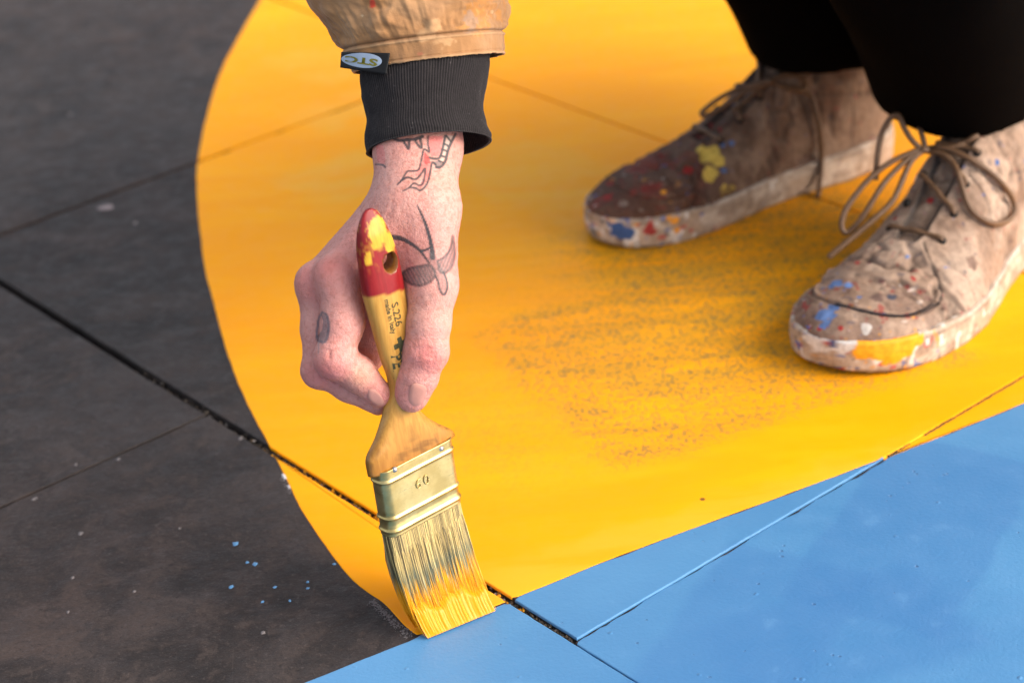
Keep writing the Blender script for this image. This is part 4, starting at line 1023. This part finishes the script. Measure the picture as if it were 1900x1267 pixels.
for k_ in (.35, .7, 1.0): V += [lab(.435+.425*k_*cos(i*2*pi/n), .43+.40*k_*sin(i*2*pi/n), .0005 if k_ < 1 else .0002) for i in range(n)]
F = [(0, 1+i, 1+(i+1) % n) for i in range(n)]
for k_ in range(2): F += [(1+k_*n+i, 1+(k_+1)*n+i, 1+(k_+1)*n+(i+1) % n, 1+k_*n+(i+1) % n) for i in range(n)]
link('label_oval', mesh(V, F, recalc=True), OVAL, tagp)
me = text_mesh('STC', 1.0, .035)
xs = [v.co.x for v in me.vertices]; ys_ = [v.co.y for v in me.vertices]; x0, x1, y0, y1 = min(xs), max(xs), min(ys_), max(ys_)
for v in me.vertices:
    a = (v.co.x-x0)/(x1-x0); b = (v.co.y-y0)/(y1-y0)          # upside down on the sleeve
    v.co = Vector(lab(.77-.68*a, .25+.37*b+.10*(1-a)-.03, .0009))
link('lettering', me, OLIVE, tagp, False)

# ---- trousers
tb = SDF((60, 1250, 70), (800, 2120, 720), 6.5); Tf = tb.new()
for a, b, ra, rb in ((hipR, kneeR, 105, 92), (kneeR, ankR+np.array([.008, -.015, .06]), 96, 66), (hipL, kneeL, 105, 90), (kneeL, ankL+np.array([-.004, .012, .05]), 100, 84), (hipR, hipL, 130, 130)): tb.cone(Tf, mm(a), mm(b), ra, rb, 20)
X, Y, Z = np.meshgrid(*tb.ax, indexing='ij')
gpos = np.stack([X, Y, Z], -1)/1000
dR = (X/1000-ankR[0])**2+(Y/1000-ankR[1])**2; dL = (X/1000-ankL[0])**2+(Y/1000-ankL[1])**2
wv = (vnoise(gpos.reshape(-1, 3)*np.array([1, 1, .4]), 11, 3).reshape(X.shape)-.5)*18
hemz = np.where(dR < dL, 124, 122)
Tf = np.maximum(Tf+wv*1.3, hemz+wv*.25-Z)
tV, tQ = tb.surface(Tf.astype(np.float32)); del X, Y, Z, gpos
trous = pchild(link('trousers', quadmesh(tV/1000, tQ), TROUSER, person))

# ---- shoes
OUT = ([0, .008, .02, .045, .08, .12, .2, .3, .4, .5, .6, .7, .8, .9, .96, .99, 1], [0, .013, .0205, .029, .0365, .042, .0485, .0525, .052, .047, .0415, .038, .0385, .0345, .026, .014, 0])
INN = ([0, .008, .02, .045, .08, .12, .2, .3, .4, .5, .6, .7, .8, .9, .96, .99, 1], [0, .013, .020, .028, .035, .040, .0455, .0465, .042, .037, .0345, .0345, .0355, .0325, .025, .014, 0])
TOP = ([0, .01, .03, .06, .12, .2, .3, .4, .5, .6, .7, .85, .95, 1], [.032, .036, .0395, .043, .0465, .051, .059, .072, .093, .120, .134, .136, .132, .12])
NEX = ([0, .06, .2, .35, .5, .65, .8, 1], [2.3, 2.2, 2.0, 1.85, 1.9, 2.2, 2.7, 2.7])
def make_shoe(name, toe, ang, left, L, label, seed, sole_top, palette, splats, sole_splats, wide=1.1):
    a = np.array([cos(ang), sin(ang), 0]); b = np.array([-sin(ang), cos(ang), 0]); toe = np.array([toe[0], toe[1], 0.0])
    so = -1 if left else 1                                # outer side lies on -b for the left foot, +b for the right
    def hws(t, side): return wide*np.interp(t, *(OUT if side == so else INN))
    zs = lambda t: np.interp(t, [0, .1, .3, .6, 1], sole_top)
    spring = lambda t: .007*np.clip(1-t/.22, 0, 1)**2
    bend = lambda t: -so*.010*np.clip(.45-t, 0, 1)**2*4       # toes drift to the inner side
    def wp(t, y, z): t = np.asarray(t); return toe+np.multiply.outer(t*L, a)+np.multiply.outer(y+bend(t), b)+np.multiply.outer(z, np.array([0, 0, 1.0]))
    def surf(t, ph_):                                     # ph_ 0: -b side base, pi: +b side base
        t = np.asarray(t, float); ph_ = np.asarray(ph_, float)
        c_ = -np.cos(ph_); n_ = np.interp(t, *NEX)
        hw = np.where(c_ > 0, hws(t, 1), hws(t, -1))-.0028*np.minimum(1, np.minimum(hws(t, 1), hws(t, -1))/.012)
        y = np.sign(c_)*np.abs(c_)**(2/n_)*hw; s_ = np.abs(np.sin(ph_))**(2/n_)
        zt = np.interp(t, *TOP); zb = zs(t)-.003
        # ankle draws in above the heel
        taper = 1-np.clip((t-.5)/.2, 0, 1)*.16*s_
        return y*taper, zb+(zt-zb)*s_
    nt_, npp = 330, 230
    tt = .5-.5*np.cos(np.linspace(0, pi, nt_)); tt = .35*tt+.65*np.linspace(0, 1, nt_); pp = np.linspace(0, pi, npp)
    T, PH = np.meshgrid(tt, pp, indexing='ij'); Y, Z = surf(T, PH)
    V = wp(T.ravel(), Y.ravel(), Z.ravel()); Q = gridfaces(nt_, npp); N = vnormals(V, Q)
    if (N[:, 2].mean()) < 0: Q = Q[:, ::-1]; N = -N
    t_ = T.ravel(); yy = Y.ravel(); xx = t_*L; zz = Z.ravel()
    def onsurf(t, ph_): y, z = surf(t, ph_); return wp(np.asarray(t, float), y, z)
    def dist(path):
        P = resample(onsurf(np.array([q[0] for q in path]), np.array([q[1] for q in path])), .002) if len(path) > 1 else None
        fine = catmull(np.array(path, float), 14); P = onsurf(fine[:, 0], fine[:, 1]); d = np.full(len(V), 9.0)
        for i0 in range(0, len(V), 8000): d[i0:i0+8000] = np.sqrt(((V[i0:i0+8000, None]-P[None])**2).sum(-1)).min(1)
        return d
    q = pi/2
    # throat (opening over the tongue), quarter edges and the raised toe seam
    thw = np.interp(t_, [.36, .40, .60, .72], [.0085, .0105, .0125, .014])
    tongue = sstep(thw+.0012, thw-.0012, np.abs(yy))*sstep(.352, .366, t_)*(zz > .05)
    half_ = [(.365, .25), (.335, .42), (.305, .66), (.275, .90), (.245, .98)]; front_ = [(.245, .98), (.19, .97), (.14, .85), (.108, .58), (.095, .28)]
    seamL = [(t, q-d) for t, d in half_]; seamR = [(t, q+d) for t, d in half_]
    toeU = [(t, q-d) for t, d in front_]+[(.0915, q)]+[(t, q+d) for t, d in front_[::-1]]
    dq = np.minimum(dist(seamL), dist(seamR)); du = dist(toeU)
    ul = np.interp(t_, [.0915, .095, .108, .14, .19, .245, .275, .305, .335, .365], [0, .28, .58, .85, .97, .98, .90, .66, .42, .25]); apron = sstep(-.02, .05, ul-np.abs(PH.ravel()-q))*sstep(.09, .10, t_)*sstep(.40, .36, t_)
    edge = np.exp(-(np.abs(np.abs(yy)-thw)/.0018)**2)*sstep(.355, .37, t_)*(zz > .05)
    botedge = np.exp(-((t_-.359)*L/.0016)**2)*(np.abs(yy) < thw+.001)*(zz > .05)
    side = np.abs(PH.ravel()-q)
    collar = np.exp(-((zz-(.094-.02*np.clip((t_-.6)/.3, 0, 1)))/.0013)**2)*sstep(.66, .70, t_)
    heel = np.exp(-(np.abs(t_-.80-.2*(zz-.05))*L/.0012)**2)*sstep(.03, .035, zz)*sstep(.095, .085, zz)
    crease = (np.abs(fbm(np.stack([xx*1.0, yy*.45, zz*.45], -1), 75, seed, 3)-.5)*2)
    cz = np.exp(-((t_-.27)/.07)**2)+.5*np.exp(-((t_-.62)/.16)**2)
    disp = -.0045*tongue-.0009*np.exp(-(dq/.0013)**2)+.0007*np.exp(-((dq-.0022)/.0015)**2)-.0008*np.exp(-(du/.0013)**2)+.0011*np.exp(-((du-.0024)/.0016)**2)+.0012*apron
    disp += -.0050*np.exp(-(crease/.15)**2)*cz+(fbm(V, 55, seed+2, 3)-.5)*.0032+(fbm(V, 220, seed+4, 3)-.5)*.0010-.0008*heel-.0006*collar
    disp *= sstep(0, .10, np.sin(PH.ravel()))
    V = V+N*disp[:, None]
    # colour: suede worn pale in places, creases and seam edges darkened, spilled paint
    p0, p1, p2 = [np.array(c_) for c_ in palette]
    col = p0+(p1-p0)*sstep(.40, .66, fbm(V, 26, seed+6, 4))[:, None]; col = col+(p2-col)*(sstep(.50, .74, fbm(V, 42, seed+8, 5))*.75)[:, None]
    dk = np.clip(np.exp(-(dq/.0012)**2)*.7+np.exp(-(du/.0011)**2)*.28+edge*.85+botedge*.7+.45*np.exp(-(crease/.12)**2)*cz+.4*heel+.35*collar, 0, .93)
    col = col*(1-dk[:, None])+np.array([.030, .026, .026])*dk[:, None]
    if not left:                                           # dark red-brown mottling over the front of this shoe
        sg = .82*sstep(.52, .16, t_)*sstep(.30, .52, fbm(V*np.array([1, 1, 1.6]), 30, 41, 4)); col = col*(1-sg[:, None])+np.array([.085, .038, .024])*sg[:, None]
        rs = .8*sstep(.40, .12, t_)*sstep(.56, .66, fbm(V, 55, 43, 4)); col = col*(1-rs[:, None])+np.array([.20, .028, .02])*rs[:, None]
    else:
        gs = .55*sstep(.40, .10, t_)*sstep(.50, .66, fbm(V*np.array([1.6, .7, 1.6]), 42, 47, 4)); col = col*(1-gs[:, None])+np.array([.15, .085, .065])*gs[:, None]
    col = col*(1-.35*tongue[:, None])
    # fine spatter
    toeward = sstep(.45, .05, t_)
    for c_, fr, th_, k_, sd_, wt_ in (((.30, .022, .022), 150, .80, .75, 1, toeward), ((.30, .022, .022), 260, .84, .7, 12, .4+.6*toeward), ((.07, .15, .42), 210, .875, .85, 2, .5+.5*toeward), ((.62, .52, .45), 190, .85, .7, 3, toeward), ((.05, .05, .08), 170, .85, .6, 4, 1), ((.62, .27, .03), 240, .875, .8, 5, toeward)):
        nz = vnoise(V, fr, seed+sd_*3); f_ = k_*.85*sstep(th_+.025, th_+.055, nz+.10*(wt_-1)); col = col*(1-f_[:, None])+np.array(c_)*f_[:, None]
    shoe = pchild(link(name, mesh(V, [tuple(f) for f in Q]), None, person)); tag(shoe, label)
    me = shoe.data; me.materials.append(SUEDE)
    # sole: rubber foxing with a rounded toe that lifts off the ground
    no = 190; s2 = .5-.5*np.cos(np.linspace(0, pi, no)); s2 = .55*s2+.45*np.linspace(0, 1, no)
    ring_t = np.r_[s2, s2[::-1][1:-1]]; ring_s = np.r_[np.full(no, -1), np.full(no-2, 1)]
    base_y = np.where(ring_s < 0, -hws(ring_t, -1), hws(ring_t, 1))
    prof = [(.0045, 0.0), (.0015, .0), (.0003, .0025)]+[(-.0006*sin(pi*u)-.0000, .0045+u) for u in np.linspace(0, 1, 18)]
    SV = []
    cent = wp(np.array([.5]), np.array([0.0]), np.array([0.0]))[0]
    for k, (ins, zf) in enumerate(prof+[(.002, 99), (.006, 100)]):
        sc = (1-ins/np.maximum(np.abs(base_y), .010)); yv = base_y*np.clip(sc, 0, 1.1); tv = .5+(ring_t-.5)*(1-ins/(L*.5))
        if zf >= 99: z = zs(ring_t)+(.0012 if zf == 99 else .0004)
        elif zf < .0045: z = spring(ring_t)+zf
        else: z = spring(ring_t)+.0045+(zs(ring_t)-spring(ring_t)-.0045)*(zf-.0045)
        SV.append(wp(tv, yv, z))
    nr = len(SV); SVa = np.vstack(SV); nn = len(ring_t); SQ = gridfaces(nr, nn, True)
    sn = vnormals(SVa, SQ); SVa = SVa+sn*((fbm(SVa, 150, seed+1, 3)-.5)*.0011)[:, None]
    zrel = np.repeat(np.linspace(0, 1, nr), nn)
    sc0 = np.array([.42, .31, .225]); sc = sc0+(np.array([.52, .43, .35])-sc0)*sstep(.4, .65, fbm(SVa, 60, seed+3, 4))[:, None]; sc = sc+(np.array([.26, .19, .14])-sc)*(sstep(.52, .72, fbm(SVa, 110, seed+5, 4))*.75)[:, None]
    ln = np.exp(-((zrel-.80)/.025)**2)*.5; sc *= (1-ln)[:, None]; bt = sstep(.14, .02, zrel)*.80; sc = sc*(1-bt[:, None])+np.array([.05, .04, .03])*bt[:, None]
    tw = np.tile(sstep(.4, .08, ring_t), nr)
    for c_, fr, th_, k_, sd_ in (((.42, .03, .03), 190, .80, .75, 1), ((.06, .12, .34), 200, .80, .8, 2), ((.72, .68, .64), 150, .72, .75, 3), ((.03, .035, .05), 260, .82, .7, 4), ((.66, .30, .02), 220, .86, .8, 6)):
        f_ = k_*sstep(th_, th_+.03, vnoise(SVa, fr, seed+sd_*2)+.16*(tw-1)); sc = sc*(1-f_[:, None])+np.array(c_)*f_[:, None]
    def splat(Vx, colx, lst):
        x, y, z = project(Vx)
        for (px_, py_, r_, c_, rag_) in lst:
            m_ = (np.abs(x-px_) < 7) & (np.abs(y-py_) < 7)
            if not m_.any(): continue
            ci = np.where(m_)[0][np.argmin(z[m_])]; rr_ = r_/(FPX/z[ci]); d_ = np.linalg.norm(Vx-Vx[ci], axis=1)
            mm_ = np.where(d_ < rr_*2.2)[0]; nz = fbm(Vx[mm_], 1.6/rr_, int(px_+py_) % 23, 3)
            f_ = sstep(1.0, .86, d_[mm_]/rr_+(nz-.5)*2*rag_) if r_ < 24 or c_[0] > .3 else .75*sstep(1.3, .35, d_[mm_]/rr_+(nz-.5)*2*rag_); colx[mm_] = colx[mm_]*(1-f_[:, None])+np.array(c_)*f_[:, None]
    splat(V, col, splats); splat(SVa, sc, sole_splats); splat(SVa, sc, [s for s in splats if 18 < s[2] < 23])
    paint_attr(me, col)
    bot = len(SVa); cap = tuple(range(nn))
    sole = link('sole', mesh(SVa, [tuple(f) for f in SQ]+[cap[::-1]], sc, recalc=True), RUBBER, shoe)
    # eyelets and the lace rungs between them
    eyes = {}
    for i, t in enumerate((.395, .465, .535, .605)):
        for sg in (-1, 1):
            ph_ = q+sg*np.interp(t, [.395, .605], [.44, .40]); p_ = onsurf(np.array([t]), np.array([ph_]))[0]
            e = 1e-3; n_ = np.cross(onsurf(np.array([t+e]), np.array([ph_]))[0]-p_, onsurf(np.array([t]), np.array([ph_+e]))[0]-p_); n_ /= np.linalg.norm(n_)
            if n_[2] < 0: n_ = -n_
            eyes[i, sg] = (p_+n_*.0012, n_)
            u_ = np.cross(n_, a); u_ /= np.linalg.norm(u_); w_ = np.cross(n_, u_); n = 14
            Ve = [p_+n_*.0022]+[p_+n_*.0020+.0029*(cos(k*2*pi/n)*u_+sin(k*2*pi/n)*w_) for k in range(n)]+[p_-n_*.001+.0036*(cos(k*2*pi/n)*u_+sin(k*2*pi/n)*w_) for k in range(n)]
            Fe = [(0, 1+k, 1+(k+1) % n) for k in range(n)]+[(1+k, 1+n+k, 1+n+(k+1) % n, 1+(k+1) % n) for k in range(n)]
            link('eyelet', mesh(Ve, Fe, recalc=True), DARK, shoe)
    for i in range(4):
        (p_, n_), (p2_, n2_) = eyes[i, -1], eyes[min(i+(1 if i else 0), 3), 1]
        mid_ = (p_+p2_)/2+(n_+n2_)*.5*.0035
        path = catmull([p_-n_*.001, p_+n_*.0018+(mid_-p_)*.12, mid_+(p_-mid_)*.4, mid_, mid_+(p2_-mid_)*.4, p2_+n2_*.0018+(mid_-p2_)*.12, p2_-n2_*.001], 5)
        link('lace', mesh(*tube(path, .0021, 8), recalc=True), LACE, shoe)
    # whip stitches across the toe seam
    mbs = MB(); fine = catmull(np.array(toeU), 9)
    for k, (t, ph_) in enumerate(fine[4:50] if left else fine[0:0]):
        vis = (-so)*0
        dn = (t-.14)*.16; c_ = np.array([.14, q]); o_ = np.array([t, ph_]); dv = (o_-c_); dv = dv/np.linalg.norm(dv*np.array([L, .05]))
        p1_ = o_-dv*np.array([1, 1])*.0022; p2_ = o_+dv*.0022
        pts = np.array([p1_, o_, p2_]); W3 = onsurf(pts[:, 0], pts[:, 1]); e = np.array([[0, 0, .0013], [0, 0, .0018], [0, 0, .0010]]); mbs.add(tube(W3+e*1.0+a*.0003, .00058, 5))
    if left: st_ = link('stitching', mbs.mesh(True), STITCH, shoe); st_['kind'] = 'stuff'
    return shoe, V, eyes
BL, RD, YE, YL2, WH, OR = (.035, .085, .23), (.30, .025, .022), (.80, .34, .006), (.66, .46, .09), (.68, .64, .60), (.75, .30, .02)
LB = (.10, .17, .36)
sh2_spl = [(1545, 520, 16, LB, .5), (1568, 522, 10, LB, .5), (1524, 578, 18, LB, .6), (1540, 565, 12, LB, .6), (1600, 602, 13, (.52, .47, .43), .5), (1690, 330, 14, (.62, .55, .52), .5), (1514, 603, 6, RD, .3), (1555, 602, 6, RD, .3), (1590, 545, 5, LB, .3), (1690, 470, 4, LB, .3), (1857, 298, 7, BL, .3), (1585, 480, 6, RD, .9), (1538, 580, 9, LB, .9), (1530, 590, 9, LB, .9), (1521, 598, 8, LB, .9), (1610, 480, 7, (.13, .05, .05), .9), (1640, 515, 8, (.14, .06, .055), .9), (1725, 545, 9, (.16, .09, .07), .9), (1760, 560, 12, (.17, .10, .075), .9), (1620, 545, 14, (.16, .10, .08), .9), (1810, 480, 14, (.19, .12, .09), .9), (1720, 365, 8, RD, .5), (1700, 510, 6, RD, .8), (1655, 400, 6, RD, .4), (1660, 545, 10, (.05, .05, .07), .6), (1870, 515, 16, (.10, .09, .10), .5)]
sh2_sole = [(1640, 648, 34, YE, .35), (1680, 642, 34, YE, .35), (1662, 668, 22, YE, .5), (1600, 652, 22, YE, .5), (1712, 632, 16, YE, .5), (1540, 640, 14, (.06, .08, .2), .9), (1510, 632, 26, WH, .8), (1560, 625, 24, WH, .8)]
sh1_spl = [(1310, 282, 22, YL2, .5), (1335, 292, 14, YL2, .5), (1325, 318, 20, YL2, .5), (1350, 350, 12, YL2, .8), (1365, 355, 8, YL2, .8), (1300, 272, 10, YL2, .5), (1190, 342, 12, RD, .9), (1205, 340, 10, (.20, .03, .02), .9), (1180, 348, 10, (.20, .03, .02), .9), (1240, 345, 12, (.12, .05, .03), .9), (1300, 350, 14, (.11, .05, .035), .9), (1340, 330, 12, (.13, .07, .05), .9), (1265, 335, 8, (.28, .13, .05), .9), (1420, 330, 18, (.13, .08, .055), .9), (1440, 240, 16, (.14, .085, .06), .9), (1500, 300, 18, (.15, .09, .065), .9), (1170, 350, 10, RD, .9), (1120, 360, 12, RD, .9), (1282, 310, 10, RD, .5), (1345, 262, 6, LB, .3), (1362, 260, 6, LB, .3), (1350, 310, 6, LB, .3), (1150, 370, 9, (.42, .34, .28), .5), (1215, 380, 44, (.085, .035, .02), .8), (1280, 385, 44, (.085, .035, .02), .8), (1350, 380, 40, (.09, .04, .025), .8), (1150, 365, 34, (.10, .045, .03), .8), (1200, 345, 26, (.16, .03, .02), .9), (1390, 250, 30, (.12, .07, .045), .9), (1226, 350, 6, OR, .4)]
sh1_sole = [(1142, 432, 18, BL, .4), (1166, 440, 16, BL, .4), (1125, 422, 9, BL, .6), (1245, 400, 7, OR, .5), (1256, 415, 9, OR, .5), (1262, 432, 7, OR, .6), (1196, 394, 12, (.62, .40, .26), .6), (1140, 402, 8, (.62, .40, .26), .6), (1215, 430, 14, RD, .9)]
pal2 = ((.31, .205, .145), (.41, .295, .22), (.20, .12, .08)); pal1 = ((.18, .108, .07), (.27, .18, .125), (.095, .05, .032))  # far shoe's palette is browner and also darkened for the shade there
shoeL, VL, eyL = make_shoe('shoe', (.239, 1.383), radians(50), True, .328, 'pale tan shoe nearer the camera with looped laces and yellow paint on its sole', 3, [.031, .029, .026, .027, .032], pal2, sh2_spl, sh2_sole, 1.27)
shoeR, VR, eyR = make_shoe('shoe', (.0735, 1.650), radians(27.5), False, .326, 'browner far shoe with pale yellow splash on its upper and blue paint on its toe', 14, [.031, .029, .026, .027, .032], pal1, sh1_spl, sh1_sole)
# ---- bows tied in the laces (they hang from the knots)
def lace(pts, V, parent, r=.0024, lift=.003, n=10, fdt=8, depth=None):
    P = [tuple(p) for p in catmull(np.array(pts, float), n)]
    if depth is None: W3 = drape(P, front_depth(V, fdt), lift)
    else:
        dd = np.interp(np.linspace(0, 1, len(P)), np.linspace(0, 1, len(depth)), depth); W3 = np.array([D(x, y, d_) for (x, y), d_ in zip(P, dd)])
    k = np.ones(7)/7
    for c_ in range(3): W3[3:-3, c_] = np.convolve(W3[:, c_], k, 'valid')
    W3[:, 2] = np.maximum(W3[:, 2], .003)
    link('lace', mesh(*tube(W3, r, 8), recalc=True), LACE, parent)
kd = near_depth(VL, 1712, 278)-.006
lace([(1712, 278), (1750, 274), (1800, 296), (1850, 330), (1880, 372), (1880, 400), (1855, 416), (1825, 408), (1798, 385), (1785, 345), (1772, 308), (1750, 286), (1712, 280)], VL, shoeL)
lace([(1708, 277), (1690, 284), (1655, 300), (1615, 330), (1580, 372), (1564, 402), (1562, 424), (1572, 432), (1592, 414), (1615, 380), (1640, 340), (1676, 302), (1708, 280)], VL, shoeL, depth=[kd, kd-.004, kd-.006, kd-.004, kd-.008, kd])
lace([(1712, 280), (1690, 300), (1672, 340), (1655, 375), (1620, 408), (1580, 442), (1537, 478)], VL, shoeL, depth=[kd, kd-.006, kd-.012, kd-.012])
lace([(1708, 276), (1690, 258), (1675, 232), (1667, 214), (1650, 222), (1634, 255), (1627, 300), (1624, 335)], VL, shoeL, depth=[kd, kd-.002, kd+.004, kd+.006])
lace([(1716, 272), (1712, 255), (1706, 236)], VL, shoeL, lift=.002)
lace([(1740, 276), (1775, 272), (1795, 262), (1815, 250)], VL, shoeL, lift=.002)
def knot(px, py, dep, parent, r=.0034):
    V = []; n = 10; c_ = D(px, py, dep)
    for i in range(7):
        th_ = pi*i/6
        for j in range(n): a_ = j*2*pi/n; V.append(c_+r*np.array([1.25*sin(th_)*cos(a_), sin(th_)*sin(a_), .9*cos(th_)])*(1+.15*sin(3*a_+i)))
    link('lace_knot', mesh(V, [tuple(q) for q in gridfaces(7, n, True)], recalc=True), LACE, parent)
knot(1714, 278, kd-.001, shoeL)
kr = near_depth(VR, 1436, 156)-.006
lace([(1428, 150), (1400, 158), (1370, 165), (1335, 183), (1312, 200), (1302, 210), (1310, 215), (1345, 196), (1380, 172), (1410, 158), (1428, 153)], VR, shoeR, r=.0024, depth=[kr, kr+.004, kr+.006, kr+.006, kr+.002, kr])
lace([(1428, 150), (1450, 160), (1475, 168), (1492, 166), (1495, 152), (1480, 141), (1455, 140), (1430, 149)], VR, shoeR, r=.0024, lift=.004)
lace([(1428, 152), (1460, 162), (1500, 172), (1512, 200), (1522, 250), (1524, 310), (1518, 360), (1516, 385)], VR, shoeR, r=.0024, lift=.003)
lace([(1428, 152), (1400, 172), (1380, 190), (1360, 205)], VR, shoeR, r=.0024, lift=.003)
knot(1430, 152, kr, shoeR)
